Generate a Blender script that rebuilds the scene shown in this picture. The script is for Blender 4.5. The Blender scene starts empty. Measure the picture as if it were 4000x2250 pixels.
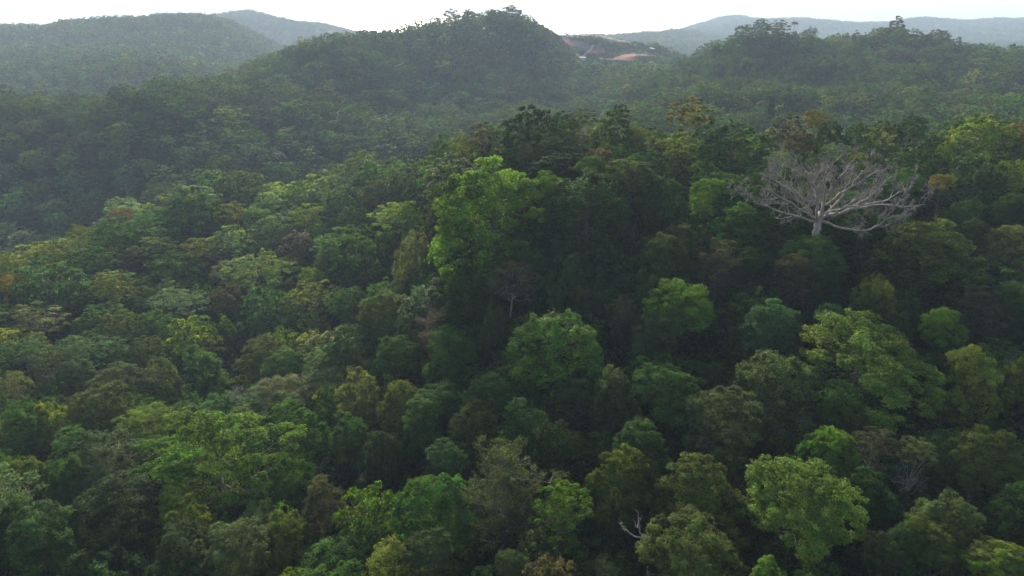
import bpy, math, random
import numpy as np
from mathutils import Matrix, Vector

# ------------------------------------------------------------------ camera, world, sun, exposure
S = bpy.context.scene
CAM_Z = 165.0                      # metres above the sea
PITCH = math.radians(22.0)
FPX = 2703.0                       # focal length in pixels of the 4000 px wide photograph
cam_d = bpy.data.cameras.new('camera')
cam_d.sensor_width = 36.0
cam_d.lens = 36.0 * FPX / 4000.0
cam_d.clip_start = 0.5
cam_d.clip_end = 90000.0
cam = bpy.data.objects.new('camera', cam_d)
S.collection.objects.link(cam)
cam.location = (0, 0, CAM_Z)
cam.rotation_euler = (math.pi / 2 - PITCH, 0, 0)
S.camera = cam

SUN_ELEV = math.radians(20.0)
SUN_AZ = math.radians(-8.0)        # from +Y, positive to the right
world = bpy.data.worlds.new('World')
S.world = world
world.use_nodes = True
wn = world.node_tree
sky = wn.nodes.new('ShaderNodeTexSky')
sky.sky_type = 'NISHITA'
sky.sun_disc = False
sky.sun_elevation = SUN_ELEV
sky.sun_rotation = SUN_AZ
sky.altitude = 100.0
sky.air_density = 1.0
sky.dust_density = 3.0
sky.ozone_density = 1.0
wn.nodes['Background'].inputs['Strength'].default_value = 0.13
wn.links.new(sky.outputs[0], wn.nodes['Background'].inputs['Color'])

sun_d = bpy.data.lights.new('sun', 'SUN')
sun_d.energy = 4.2
sun_d.angle = math.radians(8.0)
sun_d.color = (1.0, 0.9, 0.76)
sun = bpy.data.objects.new('sun', sun_d)
S.collection.objects.link(sun)
sdir = Vector((math.sin(SUN_AZ) * math.cos(SUN_ELEV), math.cos(SUN_AZ) * math.cos(SUN_ELEV), math.sin(SUN_ELEV)))
sun.rotation_euler = sdir.to_track_quat('Z', 'Y').to_euler()
sun.location = sdir * 300 + Vector((0, 0, CAM_Z))

S.view_settings.view_transform = 'Standard'
S.view_settings.look = 'None'
S.view_settings.exposure = 1.45
S.view_settings.gamma = 1.0
S.view_settings.use_curve_mapping = False

S.render.engine = 'CYCLES'
cy = S.cycles
cy.max_bounces = 6
cy.diffuse_bounces = 3
cy.glossy_bounces = 2
cy.transmission_bounces = 3
cy.volume_bounces = 0
cy.transparent_max_bounces = 4
cy.use_adaptive_sampling = False
cy.sample_clamp_indirect = 4.0
cy.caustics_reflective = False
cy.caustics_refractive = False
cy.use_denoising = True
cy.denoiser = 'OPENIMAGEDENOISE'
cy.denoising_input_passes = 'RGB_ALBEDO_NORMAL'

HAZE_DENSITY = 0.000145

# ------------------------------------------------------------------ pixel helpers (photo is 4000 x 2250)
CP, SP = math.cos(PITCH), math.sin(PITCH)
def slopes(px, py):
    """X/Y and Z/Y of the ray through a pixel (Y = forward ground distance)."""
    a = (np.asarray(px, float) - 2000.0) / FPX
    b = (1125.0 - np.asarray(py, float)) / FPX
    fw = CP + b * SP
    return a / fw, (-SP + b * CP) / fw
def at(px, py, Y):
    sx, sz = slopes(px, py)
    return sx * Y, Y, CAM_Z + sz * Y
def project(X, Y, Z):
    d = Y * CP - (Z - CAM_Z) * SP
    u = Y * SP + (Z - CAM_Z) * CP
    return 2000 + FPX * X / d, 1125 - FPX * u / d, d

# ------------------------------------------------------------------ the lie of the land: height of the canopy
CTRL = []
def col(pxs, rows):
    for px in (pxs if isinstance(pxs, (list, tuple)) else [pxs]):
        for py, Y in rows:
            CTRL.append((*at(px, py, Y),))
def pts(*rows):
    for px, py, Y in rows: CTRL.append((*at(px, py, Y),))
def hid(*rows):                      # hidden ground: column of the picture, distance, metres below the camera
    for px, Y, h in rows:
        sx, _ = slopes(px, 600); CTRL.append((float(sx) * Y, Y, CAM_Z - h))
col([-700, 0], [(2250, 64), (1900, 88), (1500, 122), (1200, 162), (1020, 190)])
hid((-700, 225, 93), (0, 225, 93))
col([-700, 0], [(930, 290), (850, 318), (700, 360), (600, 392), (480, 422), (360, 450)])
hid((-700, 540, 88), (0, 540, 88), (400, 540, 88), (0, 620, 86), (400, 640, 86))
col([-700, 0], [(300, 760), (200, 950), (114, 1150)])
hid((-700, 1600, 90), (0, 1600, 90), (500, 1700, 90))
col(500, [(2250, 64), (1900, 87), (1500, 126), (1200, 170), (1000, 205), (825, 236)])
hid((500, 278, 94), (250, 250, 94), (750, 310, 94))
col(500, [(760, 322), (700, 340), (600, 382), (480, 420), (360, 450)])
pts((250, 915, 214), (750, 735, 262), (250, 840, 312), (750, 690, 350))
col(1000, [(2250, 63), (1800, 96), (1500, 130), (1200, 178), (1000, 214), (850, 246), (720, 275), (665, 290)])
hid((1000, 355, 92), (1250, 345, 90))
col(1000, [(590, 395), (450, 450), (330, 500)])
pts((1000, 260, 600), (700, 335, 520), (1200, 185, 640), (1400, 138, 640), (1550, 115, 635), (1700, 85, 625), (1850, 72, 620), (2000, 75, 610),
    (2080, 110, 615), (2200, 150, 650))
hid((1200, 800, 85), (1700, 800, 80), (2000, 800, 80), (2250, 850, 80))
pts((80, 122, 1170), (200, 116, 1180), (300, 102, 1190), (400, 92, 1200), (560, 84, 1220), (650, 70, 1240), (728, 56, 1250), (820, 62, 1250), (900, 84, 1250), (980, 120, 1250), (900, 54, 1800), (960, 46, 1800), (1080, 70, 1800), (1200, 92, 1800), (1300, 100, 1800), (1400, 122, 1800), (1520, 136, 1800), (1650, 150, 1800),
    (600, 250, 800), (250, 270, 780), (900, 180, 1050))
hid((1100, 1400, 85), (1000, 2300, 150), (1250, 2200, 150), (1550, 2200, 150), (1800, 1700, 130))
col(1500, [(2250, 62), (1800, 92), (1500, 118), (1250, 150), (1000, 195), (850, 230), (720, 265), (620, 290), (575, 310)])
hid((1500, 345, 92))
col(1500, [(530, 430), (400, 500), (250, 560), (180, 600)])
col(2000, [(2250, 60), (1800, 84), (1500, 105), (1250, 122), (1000, 142), (800, 155), (650, 172), (520, 195), (480, 205)])
hid((2000, 260, 56), (2000, 330, 73), (1750, 330, 78))
col(2000, [(420, 470), (300, 540), (180, 590)])
pts((1750, 650, 215), (1750, 540, 240), (1750, 900, 170), (1750, 450, 480))
col(2500, [(2250, 58), (1900, 74), (1500, 97), (1200, 118), (1000, 132), (800, 150), (650, 168), (530, 190), (490, 200)])
hid((2500, 255, 54), (2250, 260, 56), (2250, 340, 70))
pts((2500, 400, 420), (2500, 320, 500), (2500, 260, 580), (2420, 232, 655), (2250, 320, 540), (2250, 240, 640), (2250, 420, 460))
pts((2230, 142, 715), (2330, 140, 715), (2450, 160, 725), (2550, 192, 715), (2640, 235, 640))
pts((2300, 190, 690), (2400, 200, 695), (2200, 190, 680))
hid((2450, 900, 80), (2250, 1000, 95))
col(3000, [(2250, 57), (1800, 77), (1500, 95), (1200, 114), (1000, 128), (800, 146), (650, 164), (560, 182), (520, 195)])
hid((3000, 238, 54), (3500, 232, 52), (2750, 245, 56))
pts((3000, 470, 300), (3000, 350, 350), (3000, 220, 400), (3000, 120, 430), (3200, 138, 440), (3300, 148, 440), (2700, 420, 330), (2700, 330, 390), (2700, 282, 430), (2800, 205, 430), (2880, 145, 430))
hid((3000, 540, 48), (2800, 540, 66), (3500, 550, 48), (4000, 550, 58))
pts((3500, 560, 185), (3500, 800, 144), (3500, 1200, 112), (3500, 460, 290), (3500, 330, 340), (3500, 210, 400), (3500, 124, 440), (3700, 155, 435))
col([4000, 4700], [(2250, 55), (1800, 74), (1500, 92), (1200, 111), (1000, 126), (800, 144), (650, 160), (540, 178), (490, 190)])
hid((4000, 228, 46), (4700, 228, 46))
col([4000, 4700], [(440, 280), (320, 340), (200, 410)])
pts((2150, 152, 1900), (2280, 144, 1900), (2400, 148, 1900), (2500, 140, 1850), (2600, 124, 1750), (2660, 120, 1700), (2740, 132, 1700), (2650, 235, 1050), (2500, 170, 1300),
    (2690, 112, 2600), (2730, 92, 2600), (2800, 72, 2600), (2880, 66, 2600), (2960, 88, 2600), (3030, 80, 2600), (3100, 74, 2600), (3200, 90, 2600), (3300, 100, 2600), (3450, 96, 2300), (3560, 82, 2200), (3640, 72, 2200),
    (3750, 98, 2150), (3830, 90, 2150), (3920, 76, 2200), (4050, 74, 2200), (4500, 80, 2200), (3950, 180, 1200))
hid((3000, 1300, 100), (3600, 1200, 95), (4500, 1300, 95))
for pxx in (-700, 300, 1000, 1700, 2400, 3100, 3900, 4700):
    hid((pxx, 3600, 185), (pxx, 5500, 195), (pxx, 8000, 200), (pxx, 36, 62), (pxx, 20, 62))
def stretch(px, Y):
    b = np.interp(px, [0, 1200, 1500, 1900, 2500, 2800, 4000], [450, 450, 400, 330, 300, 205, 205])
    k = np.interp(px, [0, 1200, 1600, 2600, 2900], [1.5, 1.5, 2.0, 2.0, 2.2])
    Yc = np.minimum(Y, 900.0)
    Yc = Yc * (1 + 0.22 * np.interp(px, [900, 1700], [1, 0]) * np.interp(Y, [75, 130, 300, 420, 700], [0, 0.7, 1, 0.55, 0]))
    return np.where(Yc > b, b + (Yc - b) * k, Yc) + np.maximum(Y - 900.0, 0) * np.interp(px, [1300, 2200], [2.0, 1.5])
CT = np.array(CTRL)
_px = 2000 + FPX * CT[:, 0] / (CT[:, 1] * CP - (CT[:, 2] - CAM_Z) * SP)
_f = stretch(_px, CT[:, 1]) / CT[:, 1]
CT = np.stack([CT[:, 0] * _f, CT[:, 1] * _f, CAM_Z + (CT[:, 2] - CAM_Z) * _f], 1)
def uv(X, Y):
    az = np.clip(np.arctan2(X, Y), -1.0, 1.0)
    return np.stack([az * 1.6, np.log(np.maximum(np.hypot(X, Y), 22.0))], -1)
def tps_k(d2):
    return 0.5 * d2 * np.log(d2 + 1e-12)
CUV = uv(CT[:, 0], CT[:, 1])
_scale = np.hypot(CT[:, 0], CT[:, 1])
n = len(CT)
K = tps_k(((CUV[:, None] - CUV[None]) ** 2).sum(-1))
K[np.arange(n), np.arange(n)] += 0.0002
Pm = np.concatenate([np.ones((n, 1)), CUV], 1)
A = np.zeros((n + 3, n + 3)); A[:n, :n] = K; A[:n, n:] = Pm; A[n:, :n] = Pm.T
rhs = np.zeros(n + 3); rhs[:n] = (CT[:, 2] - CAM_Z) / np.sqrt(_scale)
W = np.linalg.solve(A, rhs)

_rs = np.random.RandomState(3)
_NT = _rs.rand(64, 64)
def vnoise(x, y):
    xi = np.floor(x).astype(int); yi = np.floor(y).astype(int)
    fx = x - xi; fy = y - yi
    fx = fx * fx * (3 - 2 * fx); fy = fy * fy * (3 - 2 * fy)
    g = lambda i, j: _NT[i % 64, j % 64]
    return (g(xi, yi) * (1 - fx) + g(xi + 1, yi) * fx) * (1 - fy) + (g(xi, yi + 1) * (1 - fx) + g(xi + 1, yi + 1) * fx) * fy
def canopy(X, Y):
    X = np.asarray(X, float); Y = np.asarray(Y, float)
    shp = X.shape
    X = X.ravel(); Y = Y.ravel()
    out = np.zeros(len(X))
    for i in range(0, len(X), 20000):
        q = uv(X[i:i + 20000], Y[i:i + 20000])
        k = tps_k(((q[:, None] - CUV[None]) ** 2).sum(-1))
        out[i:i + 20000] = k @ W[:n] + W[n] + q @ W[n + 1:]
    r = np.maximum(np.hypot(X, Y), 22.0)
    z = CAM_Z + out * np.sqrt(r)
    far = np.clip((r - 650) / 500, 0, 1)
    flat = 1 - clearing(X, Y)
    vf = np.clip((r - 1200) / 800, 0, 1)
    z = z + flat * far * ((vnoise(X / 130 + 5, Y / 130) - 0.5) * (12 + 4 * vf) + (vnoise(X / 55, Y / 55 + 9) - 0.5) * 9 + vf * (vnoise(X / 330 + 1, Y / 330 + 4) - 0.5) * 16)
    near = np.clip((r - 150) / 200, 0, 1) * (1 - far)
    mid = np.clip((r - 420) / 150, 0, 1)
    z = z + flat * near * ((vnoise(X / 60 + 2, Y / 60) - 0.5) * (7 + 6 * mid) + mid * (vnoise(X / 30 + 7, Y / 30) - 0.5) * 7)
    z = np.minimum(z, CAM_Z + 6)
    return z.reshape(shp)
# clearing with red soil on the shoulder of the middle hill, and scrub slopes
def spot(px, py, Y):
    q = float(stretch(px, Y)); x, y, z = at(px, py, q); return float(x), float(q), float(z)
CL1 = spot(2375, 195, 698); CL2 = spot(2190, 225, 660); CLH = [spot(3165, 125, 438), spot(3565, 132, 440), spot(3742, 172, 428), spot(2527, 200, 712), spot(2598, 264, 600), spot(2638, 254, 620), spot(2737, 233, 560)]
SC1 = spot(3060, 290, 375); SC2 = spot(2160, 190, 630)
def clearing(X, Y):
    e = np.minimum(((X - CL1[0]) / 88.0) ** 2 + ((Y - CL1[1]) / 92.0) ** 2, ((X - CL2[0]) / 42.0) ** 2 + ((Y - CL2[1]) / 40.0) ** 2)
    for h in CLH: e = np.minimum(e, ((X - h[0]) / 8.0) ** 2 + ((Y - h[1]) / 8.0) ** 2)
    return np.clip(1.7 - 1.25 * e, 0, 1)
def scrub(X, Y):
    a = np.exp(-(((X - SC1[0]) / 65.0) ** 2 + ((Y - SC1[1]) / 75.0) ** 2))
    b = np.exp(-(((X - SC2[0]) / 30.0) ** 2 + ((Y - SC2[1]) / 45.0) ** 2))
    return np.clip(np.maximum(a, b) * 1.7, 0, 1)
def tree_h(X, Y):
    base = 17.0 * (1 - 0.62 * scrub(X, Y))
    return base * (1 - clearing(X, Y))
def ground(X, Y):
    return canopy(X, Y) - tree_h(X, Y)
def hit(px, py, fn, y0=40.0, y1=3500.0):
    """First crossing of the pixel's ray with a height field; else the closest approach."""
    sx, sz = slopes(px, py)
    Ys = np.exp(np.linspace(math.log(y0), math.log(y1), 900))
    gap = (CAM_Z + sz * Ys) - fn(sx * Ys, Ys)
    idx = np.where(gap <= 0)[0]
    i = idx[0] if len(idx) else int(np.argmin(gap / Ys))
    return float(sx * Ys[i]), float(Ys[i])

# ------------------------------------------------------------------ materials
def new_mat(name):
    m = bpy.data.materials.new(name); m.use_nodes = True
    nt = m.node_tree; nt.nodes.clear()
    o = nt.nodes.new('ShaderNodeOutputMaterial')
    return m, nt, o
def nd(nt, kind, **kw):
    x = nt.nodes.new(kind)
    for k, v in kw.items(): setattr(x, k, v)
    return x

def leaf_material():
    m, nt, out = new_mat('foliage')
    L = nt.links.new
    tint = nd(nt, 'ShaderNodeAttribute', attribute_type='INSTANCER', attribute_name='tint')
    var = nd(nt, 'ShaderNodeAttribute', attribute_type='GEOMETRY', attribute_name='var')
    hue = nd(nt, 'ShaderNodeAttribute', attribute_type='GEOMETRY', attribute_name='hue')
    hsv = nd(nt, 'ShaderNodeHueSaturation')
    mv = nd(nt, 'ShaderNodeMapRange'); mv.inputs['To Min'].default_value = 0.32; mv.inputs['To Max'].default_value = 1.95
    mh = nd(nt, 'ShaderNodeMapRange'); mh.inputs['To Min'].default_value = 0.468; mh.inputs['To Max'].default_value = 0.535
    L(var.outputs['Fac'], mv.inputs['Value']); L(hue.outputs['Fac'], mh.inputs['Value'])
    L(tint.outputs['Color'], hsv.inputs['Color']); L(mv.outputs[0], hsv.inputs['Value']); L(mh.outputs[0], hsv.inputs['Hue'])
    p = nd(nt, 'ShaderNodeBsdfPrincipled')
    p.inputs['Roughness'].default_value = 0.7
    p.inputs['Specular IOR Level'].default_value = 0.1
    L(hsv.outputs[0], p.inputs['Base Color'])
    t = nd(nt, 'ShaderNodeBsdfTranslucent')
    tc = nd(nt, 'ShaderNodeMixRGB', blend_type='MULTIPLY'); tc.inputs[0].default_value = 1.0
    tc.inputs[2].default_value = (1.35, 1.25, 0.45, 1)
    L(hsv.outputs[0], tc.inputs[1]); L(tc.outputs[0], t.inputs['Color'])
    mx = nd(nt, 'ShaderNodeMixShader'); mx.inputs[0].default_value = 0.38
    L(p.outputs[0], mx.inputs[1]); L(t.outputs[0], mx.inputs[2]); L(mx.outputs[0], out.inputs['Surface'])
    return m
def bark_material(name, c1, c2, scale=3.0):
    m, nt, out = new_mat(name)
    L = nt.links.new
    tc = nd(nt, 'ShaderNodeTexCoord')
    mp = nd(nt, 'ShaderNodeMapping'); mp.inputs['Scale'].default_value = (1, 1, 0.3)
    ns = nd(nt, 'ShaderNodeTexNoise'); ns.inputs['Scale'].default_value = scale; ns.inputs['Detail'].default_value = 6
    cr = nd(nt, 'ShaderNodeValToRGB'); cr.color_ramp.elements[0].position = 0.3; cr.color_ramp.elements[1].position = 0.75
    cr.color_ramp.elements[0].color = (*c1, 1); cr.color_ramp.elements[1].color = (*c2, 1)
    p = nd(nt, 'ShaderNodeBsdfPrincipled'); p.inputs['Roughness'].default_value = 0.85
    L(tc.outputs['Object'], mp.inputs[0]); L(mp.outputs[0], ns.inputs['Vector']); L(ns.outputs['Fac'], cr.inputs[0])
    L(cr.outputs[0], p.inputs['Base Color']); L(p.outputs[0], out.inputs['Surface'])
    return m
def ground_material(name, stops, scale, rough=0.95, bump=0.4):
    m, nt, out = new_mat(name)
    L = nt.links.new
    tc = nd(nt, 'ShaderNodeNewGeometry')
    ns = nd(nt, 'ShaderNodeTexNoise'); ns.inputs['Scale'].default_value = scale; ns.inputs['Detail'].default_value = 8; ns.inputs['Roughness'].default_value = 0.65
    cr = nd(nt, 'ShaderNodeValToRGB')
    els = cr.color_ramp.elements
    while len(els) < len(stops): els.new(0.5)
    for e, (pos, c) in zip(els, stops): e.position = pos; e.color = (*c, 1)
    p = nd(nt, 'ShaderNodeBsdfPrincipled'); p.inputs['Roughness'].default_value = rough; p.inputs['Specular IOR Level'].default_value = 0.08
    bp = nd(nt, 'ShaderNodeBump'); bp.inputs['Strength'].default_value = bump; bp.inputs['Distance'].default_value = 0.6
    L(tc.outputs['Position'], ns.inputs['Vector']); L(ns.outputs['Fac'], cr.inputs[0]); L(ns.outputs['Fac'], bp.inputs['Height'])
    L(cr.outputs[0], p.inputs['Base Color']); L(bp.outputs[0], p.inputs['Normal']); L(p.outputs[0], out.inputs['Surface'])
    return m
def plain_material(name, c, rough=0.6, metal=0.0, var=0.15, scale=1.5):
    m, nt, out = new_mat(name)
    L = nt.links.new
    tc = nd(nt, 'ShaderNodeTexCoord'); ns = nd(nt, 'ShaderNodeTexNoise'); ns.inputs['Scale'].default_value = scale; ns.inputs['Detail'].default_value = 5
    cr = nd(nt, 'ShaderNodeValToRGB')
    cr.color_ramp.elements[0].color = (*[x * (1 - var) for x in c], 1); cr.color_ramp.elements[1].color = (*[min(1, x * (1 + var)) for x in c], 1)
    p = nd(nt, 'ShaderNodeBsdfPrincipled'); p.inputs['Roughness'].default_value = rough; p.inputs['Metallic'].default_value = metal
    L(tc.outputs['Object'], ns.inputs['Vector']); L(ns.outputs['Fac'], cr.inputs[0]); L(cr.outputs[0], p.inputs['Base Color']); L(p.outputs[0], out.inputs['Surface'])
    return m
M_LEAF = leaf_material()
M_BARK = bark_material('bark', (0.05, 0.042, 0.034), (0.15, 0.13, 0.105))
M_PALE = bark_material('pale_bark', (0.16, 0.135, 0.105), (0.34, 0.295, 0.235), 1.6)
M_TWIG = bark_material('grey_twigs', (0.13, 0.112, 0.092), (0.27, 0.235, 0.195), 1.2)
M_WHITE = bark_material('bleached_wood', (0.20, 0.18, 0.155), (0.46, 0.42, 0.37), 2.2)
M_FLOOR = ground_material('forest_floor', [(0.3, (0.020, 0.024, 0.012)), (0.55, (0.035, 0.040, 0.018)), (0.75, (0.045, 0.036, 0.024))], 0.25)
M_GRASS = ground_material('meadow_grass', [(0.35, (0.010, 0.024, 0.007)), (0.5, (0.022, 0.042, 0.011)), (0.68, (0.050, 0.055, 0.020))], 0.16)
M_RED = ground_material('red_soil', [(0.3, (0.12, 0.038, 0.022)), (0.6, (0.18, 0.055, 0.032)), (0.8, (0.14, 0.06, 0.038))], 0.15)
M_ROAD = ground_material('dirt', [(0.3, (0.17, 0.115, 0.08)), (0.7, (0.24, 0.17, 0.125))], 0.3)
M_TARP = ground_material('dark_sheeting', [(0.3, (0.025, 0.03, 0.036)), (0.7, (0.045, 0.05, 0.055))], 0.2, 0.7)

# ------------------------------------------------------------------ mesh helpers
def mesh_np(name, V, F, mats, face_mat=None, smooth=False, attrs=None):
    """V (n,3), F (m,k) same-sized faces."""
    me = bpy.data.meshes.new(name)
    V = np.asarray(V, np.float32); F = np.asarray(F, np.int32)
    k = F.shape[1]
    me.vertices.add(len(V)); me.vertices.foreach_set('co', V.ravel())
    me.loops.add(F.size); me.loops.foreach_set('vertex_index', F.ravel())
    me.polygons.add(len(F)); me.polygons.foreach_set('loop_start', np.arange(0, F.size, k, dtype=np.int32))
    for m in mats: me.materials.append(m)
    if face_mat is not None: me.polygons.foreach_set('material_index', np.asarray(face_mat, np.int32))
    me.polygons.foreach_set('use_smooth', np.full(len(F), smooth))
    for an, av in (attrs or {}).items():
        a = me.attributes.new(an, 'FLOAT', 'FACE'); a.data.foreach_set('value', np.asarray(av, np.float32))
    me.update(calc_edges=True)
    return me
def link(name, data, parent=None):
    o = bpy.data.objects.new(name, data); S.collection.objects.link(o)
    if parent: o.parent = parent
    return o

def tubes(polys, sides=6):
    """polys: list of (points (k,3), radii (k)) -> vertices, quads"""
    VV, FF, off = [], [], 0
    ang = np.arange(sides) * 2 * np.pi / sides
    ca, sa = np.cos(ang), np.sin(ang)
    for P, R in polys:
        P = np.asarray(P, float); R = np.asarray(R, float); k = len(P)
        T = np.gradient(P, axis=0); T /= np.linalg.norm(T, axis=1, keepdims=True) + 1e-9
        ref = np.where(np.abs(T[:, 2:3]) > 0.9, np.array([[1.0, 0, 0]]), np.array([[0, 0, 1.0]]))
        U = np.cross(ref, T); U /= np.linalg.norm(U, axis=1, keepdims=True) + 1e-9
        Wv = np.cross(T, U)
        V = P[:, None] + R[:, None, None] * (ca[None, :, None] * U[:, None] + sa[None, :, None] * Wv[:, None])
        VV.append(V.reshape(-1, 3))
        i = np.arange(k - 1)[:, None] * sides; j = np.arange(sides)[None]; j2 = (j + 1) % sides
        FF.append((np.stack([i + j, i + j2, i + sides + j2, i + sides + j], -1) + off).reshape(-1, 4))
        off += k * sides
    return np.concatenate(VV), np.concatenate(FF)

def unit(v):
    return v / (np.linalg.norm(v, axis=-1, keepdims=True) + 1e-9)
def leaves(P, N, length, width, rng, fold=0.18):
    k = len(P)
    N = unit(N)
    T = unit(np.cross(N, unit(rng.normal(size=(k, 3)))))
    B = np.cross(N, T)
    l = (length * rng.uniform(0.65, 1.35, k))[:, None]; w = (width * rng.uniform(0.65, 1.35, k))[:, None]
    V = np.stack([P + T * l * 0.5, P + B * w * 0.5 + N * w * fold, P - T * l * 0.5 - N * l * 0.12, P - B * w * 0.5 + N * w * fold], 1)
    F = np.arange(k * 4).reshape(k, 4)
    return V.reshape(-1, 3), F

def sphere_dirs(k, rng):
    return unit(rng.normal(size=(k, 3)))
def spread(cands, k, rng):
    """pick k well separated points out of the candidates (farthest point)."""
    idx = [int(rng.integers(len(cands)))]
    d = ((cands - cands[idx[0]]) ** 2).sum(1)
    for _ in range(k - 1):
        i = int(np.argmax(d * rng.uniform(0.6, 1.0, len(d)))); idx.append(i)
        d = np.minimum(d, ((cands - cands[i]) ** 2).sum(1))
    return np.array(idx)

# crown skeletons in metres: clump centres, outward directions, clump radii (x,y,z)
def skel(kind, rng, k):
    up = np.array([0, 0, 1.0])
    if kind in ('R', 'O'):
        H, R, zb = (21.0, 6.6, 8.0) if kind == 'R' else (24.0, 5.3, 5.0)
        m = int(rng.integers(4, 7))                      # several lobes at unequal heights
        ang = np.arange(m) * 2 * np.pi / m + rng.uniform(-0.5, 0.5, m) + rng.uniform(0, 6.28)
        ro = rng.uniform(0.30, 0.55, m) * R; ro[0] *= 0.2
        er = rng.uniform(0.36, 0.56, m) * R; er[0] = 0.60 * R
        span = H - zb
        eh = rng.uniform(0.28, 0.42, m) * span; eh[0] = 0.46 * span
        ez = zb + rng.uniform(0.30, 0.62, m) * span; ez[0] = H - eh[0] - 0.9
        ez = np.minimum(ez, H - eh - 0.6)
        EC = np.stack([np.cos(ang) * ro, np.sin(ang) * ro, ez], 1)
        li_ = rng.choice(m, k * 26, p=(er * eh) / (er * eh).sum())
        d = sphere_dirs(k * 26, rng)
        ER = np.stack([er, er, eh], 1)
        C = EC[li_] + d * ER[li_] * rng.uniform(0.78, 1.02, (len(d), 1))
        ins = np.zeros(len(C), bool)
        for q in range(m):
            ins |= (li_ != q) & ((((C - EC[q]) / (ER[q] * 0.86)) ** 2).sum(1) < 1)
        okm = ~ins & (d[:, 2] > -0.6)
        C, d = C[okm], d[okm]
        i = spread(C, k, rng); C = C[i]; out = d[i]
        rr = rng.uniform(0.85, 2.0, k); rad = np.stack([rr, rr, rr * 0.8], 1)
        return C, unit(out + 0.35 * up), rad, H, zb, R
    if kind == 'U':
        H, R, zb = 18.0, 8.2, 10.0
        c = rng.uniform(-1, 1, (k * 14, 2)); rho = np.hypot(c[:, 0], c[:, 1]); c = c[rho < 1]; rho = rho[rho < 1]
        ph = rng.uniform(0, 6.28, 3); az = np.arctan2(c[:, 1], c[:, 0])
        lob = 1 + 0.14 * np.sin(3 * az + ph[0]) + 0.1 * np.sin(5 * az + ph[1])
        tier = rng.choice(3, len(c), p=[0.6, 0.26, 0.14])
        z = H - 0.8 - 4.6 * rho ** 2.2 - tier * 1.7 * (0.4 + rho) + rng.normal(0, 0.3, len(c))
        C = np.stack([c[:, 0] * (R - 1.2) * lob, c[:, 1] * (R - 1.2) * lob, z], 1)
        i = spread(C * np.array([1, 1, 1.7]), k, rng); C = C[i]
        out = unit(np.stack([C[:, 0], C[:, 1], np.full(k, R * 1.0)], 1))
        rr = rng.uniform(1.3, 2.3, k); rad = np.stack([rr, rr, rr * 0.36], 1)
        return C, out, rad, H, zb, R
    if kind == 'C':
        H, R, zb = 21.0, 4.8, 5.0
        t = 1 - np.sqrt(rng.uniform(0, 1, k * 12)); az = rng.uniform(0, 6.28, k * 12)
        rr_ = (R - 0.8) * (1 - t) ** 0.72 * rng.uniform(0.75, 1.05, len(t))
        C = np.stack([np.cos(az) * rr_, np.sin(az) * rr_, zb + t * (H - zb - 0.8)], 1)
        i = spread(C, k, rng); C = C[i]; az = az[i]
        out = unit(np.stack([np.cos(az), np.sin(az), np.full(k, 0.9)], 1))
        rr = rng.uniform(0.8, 1.4, k); rad = np.stack([rr, rr, rr * 1.15], 1)
        return C, out, rad, H, zb, R
    if kind == 'V':
        H, R, zb = 22.0, 4.6, 2.0
        az = rng.uniform(0, 6.28, k * 14); t = rng.uniform(0, 1, k * 14) ** 0.8
        ph = rng.uniform(0, 6.28, 3)
        prof = np.clip(np.minimum(1.0, (1 - t) * 4.0), 0, 1) ** 0.5 * (0.72 + 0.28 * (1 - t)) * (1 + 0.16 * np.sin(3 * az + ph[0]) + 0.1 * np.sin(7 * t + ph[1]))
        rr_ = (R - 0.7) * prof * rng.uniform(0.8, 1.05, len(t))
        C = np.stack([np.cos(az) * rr_, np.sin(az) * rr_, zb + t * (H - zb - 1.0)], 1)
        i = spread(C * np.array([1, 1, 0.7]), k, rng); C = C[i]; az = az[i]
        out = unit(np.stack([np.cos(az), np.sin(az), np.full(k, 0.35)], 1))
        rr = rng.uniform(0.8, 1.4, k); rad = np.stack([rr, rr, rr * rng.uniform(1.2, 2.3, k)], 1)
        return C, out, rad, H, zb, R
    if kind == 'S':
        H, R, zb = 20.0, 6.6, 9.0
        d = sphere_dirs(k * 14, rng); d = d[d[:, 2] > -0.45]
        s = rng.uniform(0.45, 1.0, len(d))
        C = np.stack([d[:, 0] * (R - 1) * s, d[:, 1] * (R - 1) * s, 14.2 + d[:, 2] * 4.9 * s], 1)
        i = spread(C, k, rng); C = C[i]; out = d[i]
        rr = rng.uniform(0.7, 1.4, k); rad = np.stack([rr, rr, rr * 0.55], 1)
        return C, unit(out + 0.6 * up), rad, H, zb, R
    if kind == 'B':   # bushy shrub for the understorey
        H, R, zb = 8.0, 4.2, 0.4
        d = sphere_dirs(k * 14, rng); d = d[d[:, 2] > -0.3]
        s = rng.uniform(0.7, 1.05, len(d))
        C = np.stack([d[:, 0] * 3.3 * s, d[:, 1] * 3.3 * s, 3.2 + d[:, 2] * 3.9 * s], 1)
        i = spread(C, k, rng); C = C[i]; out = d[i]
        rr = rng.uniform(0.8, 1.5, k); rad = np.stack([rr, rr, rr * 0.8], 1)
        return C, unit(out + 0.3 * up), rad, H, zb, R

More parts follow.
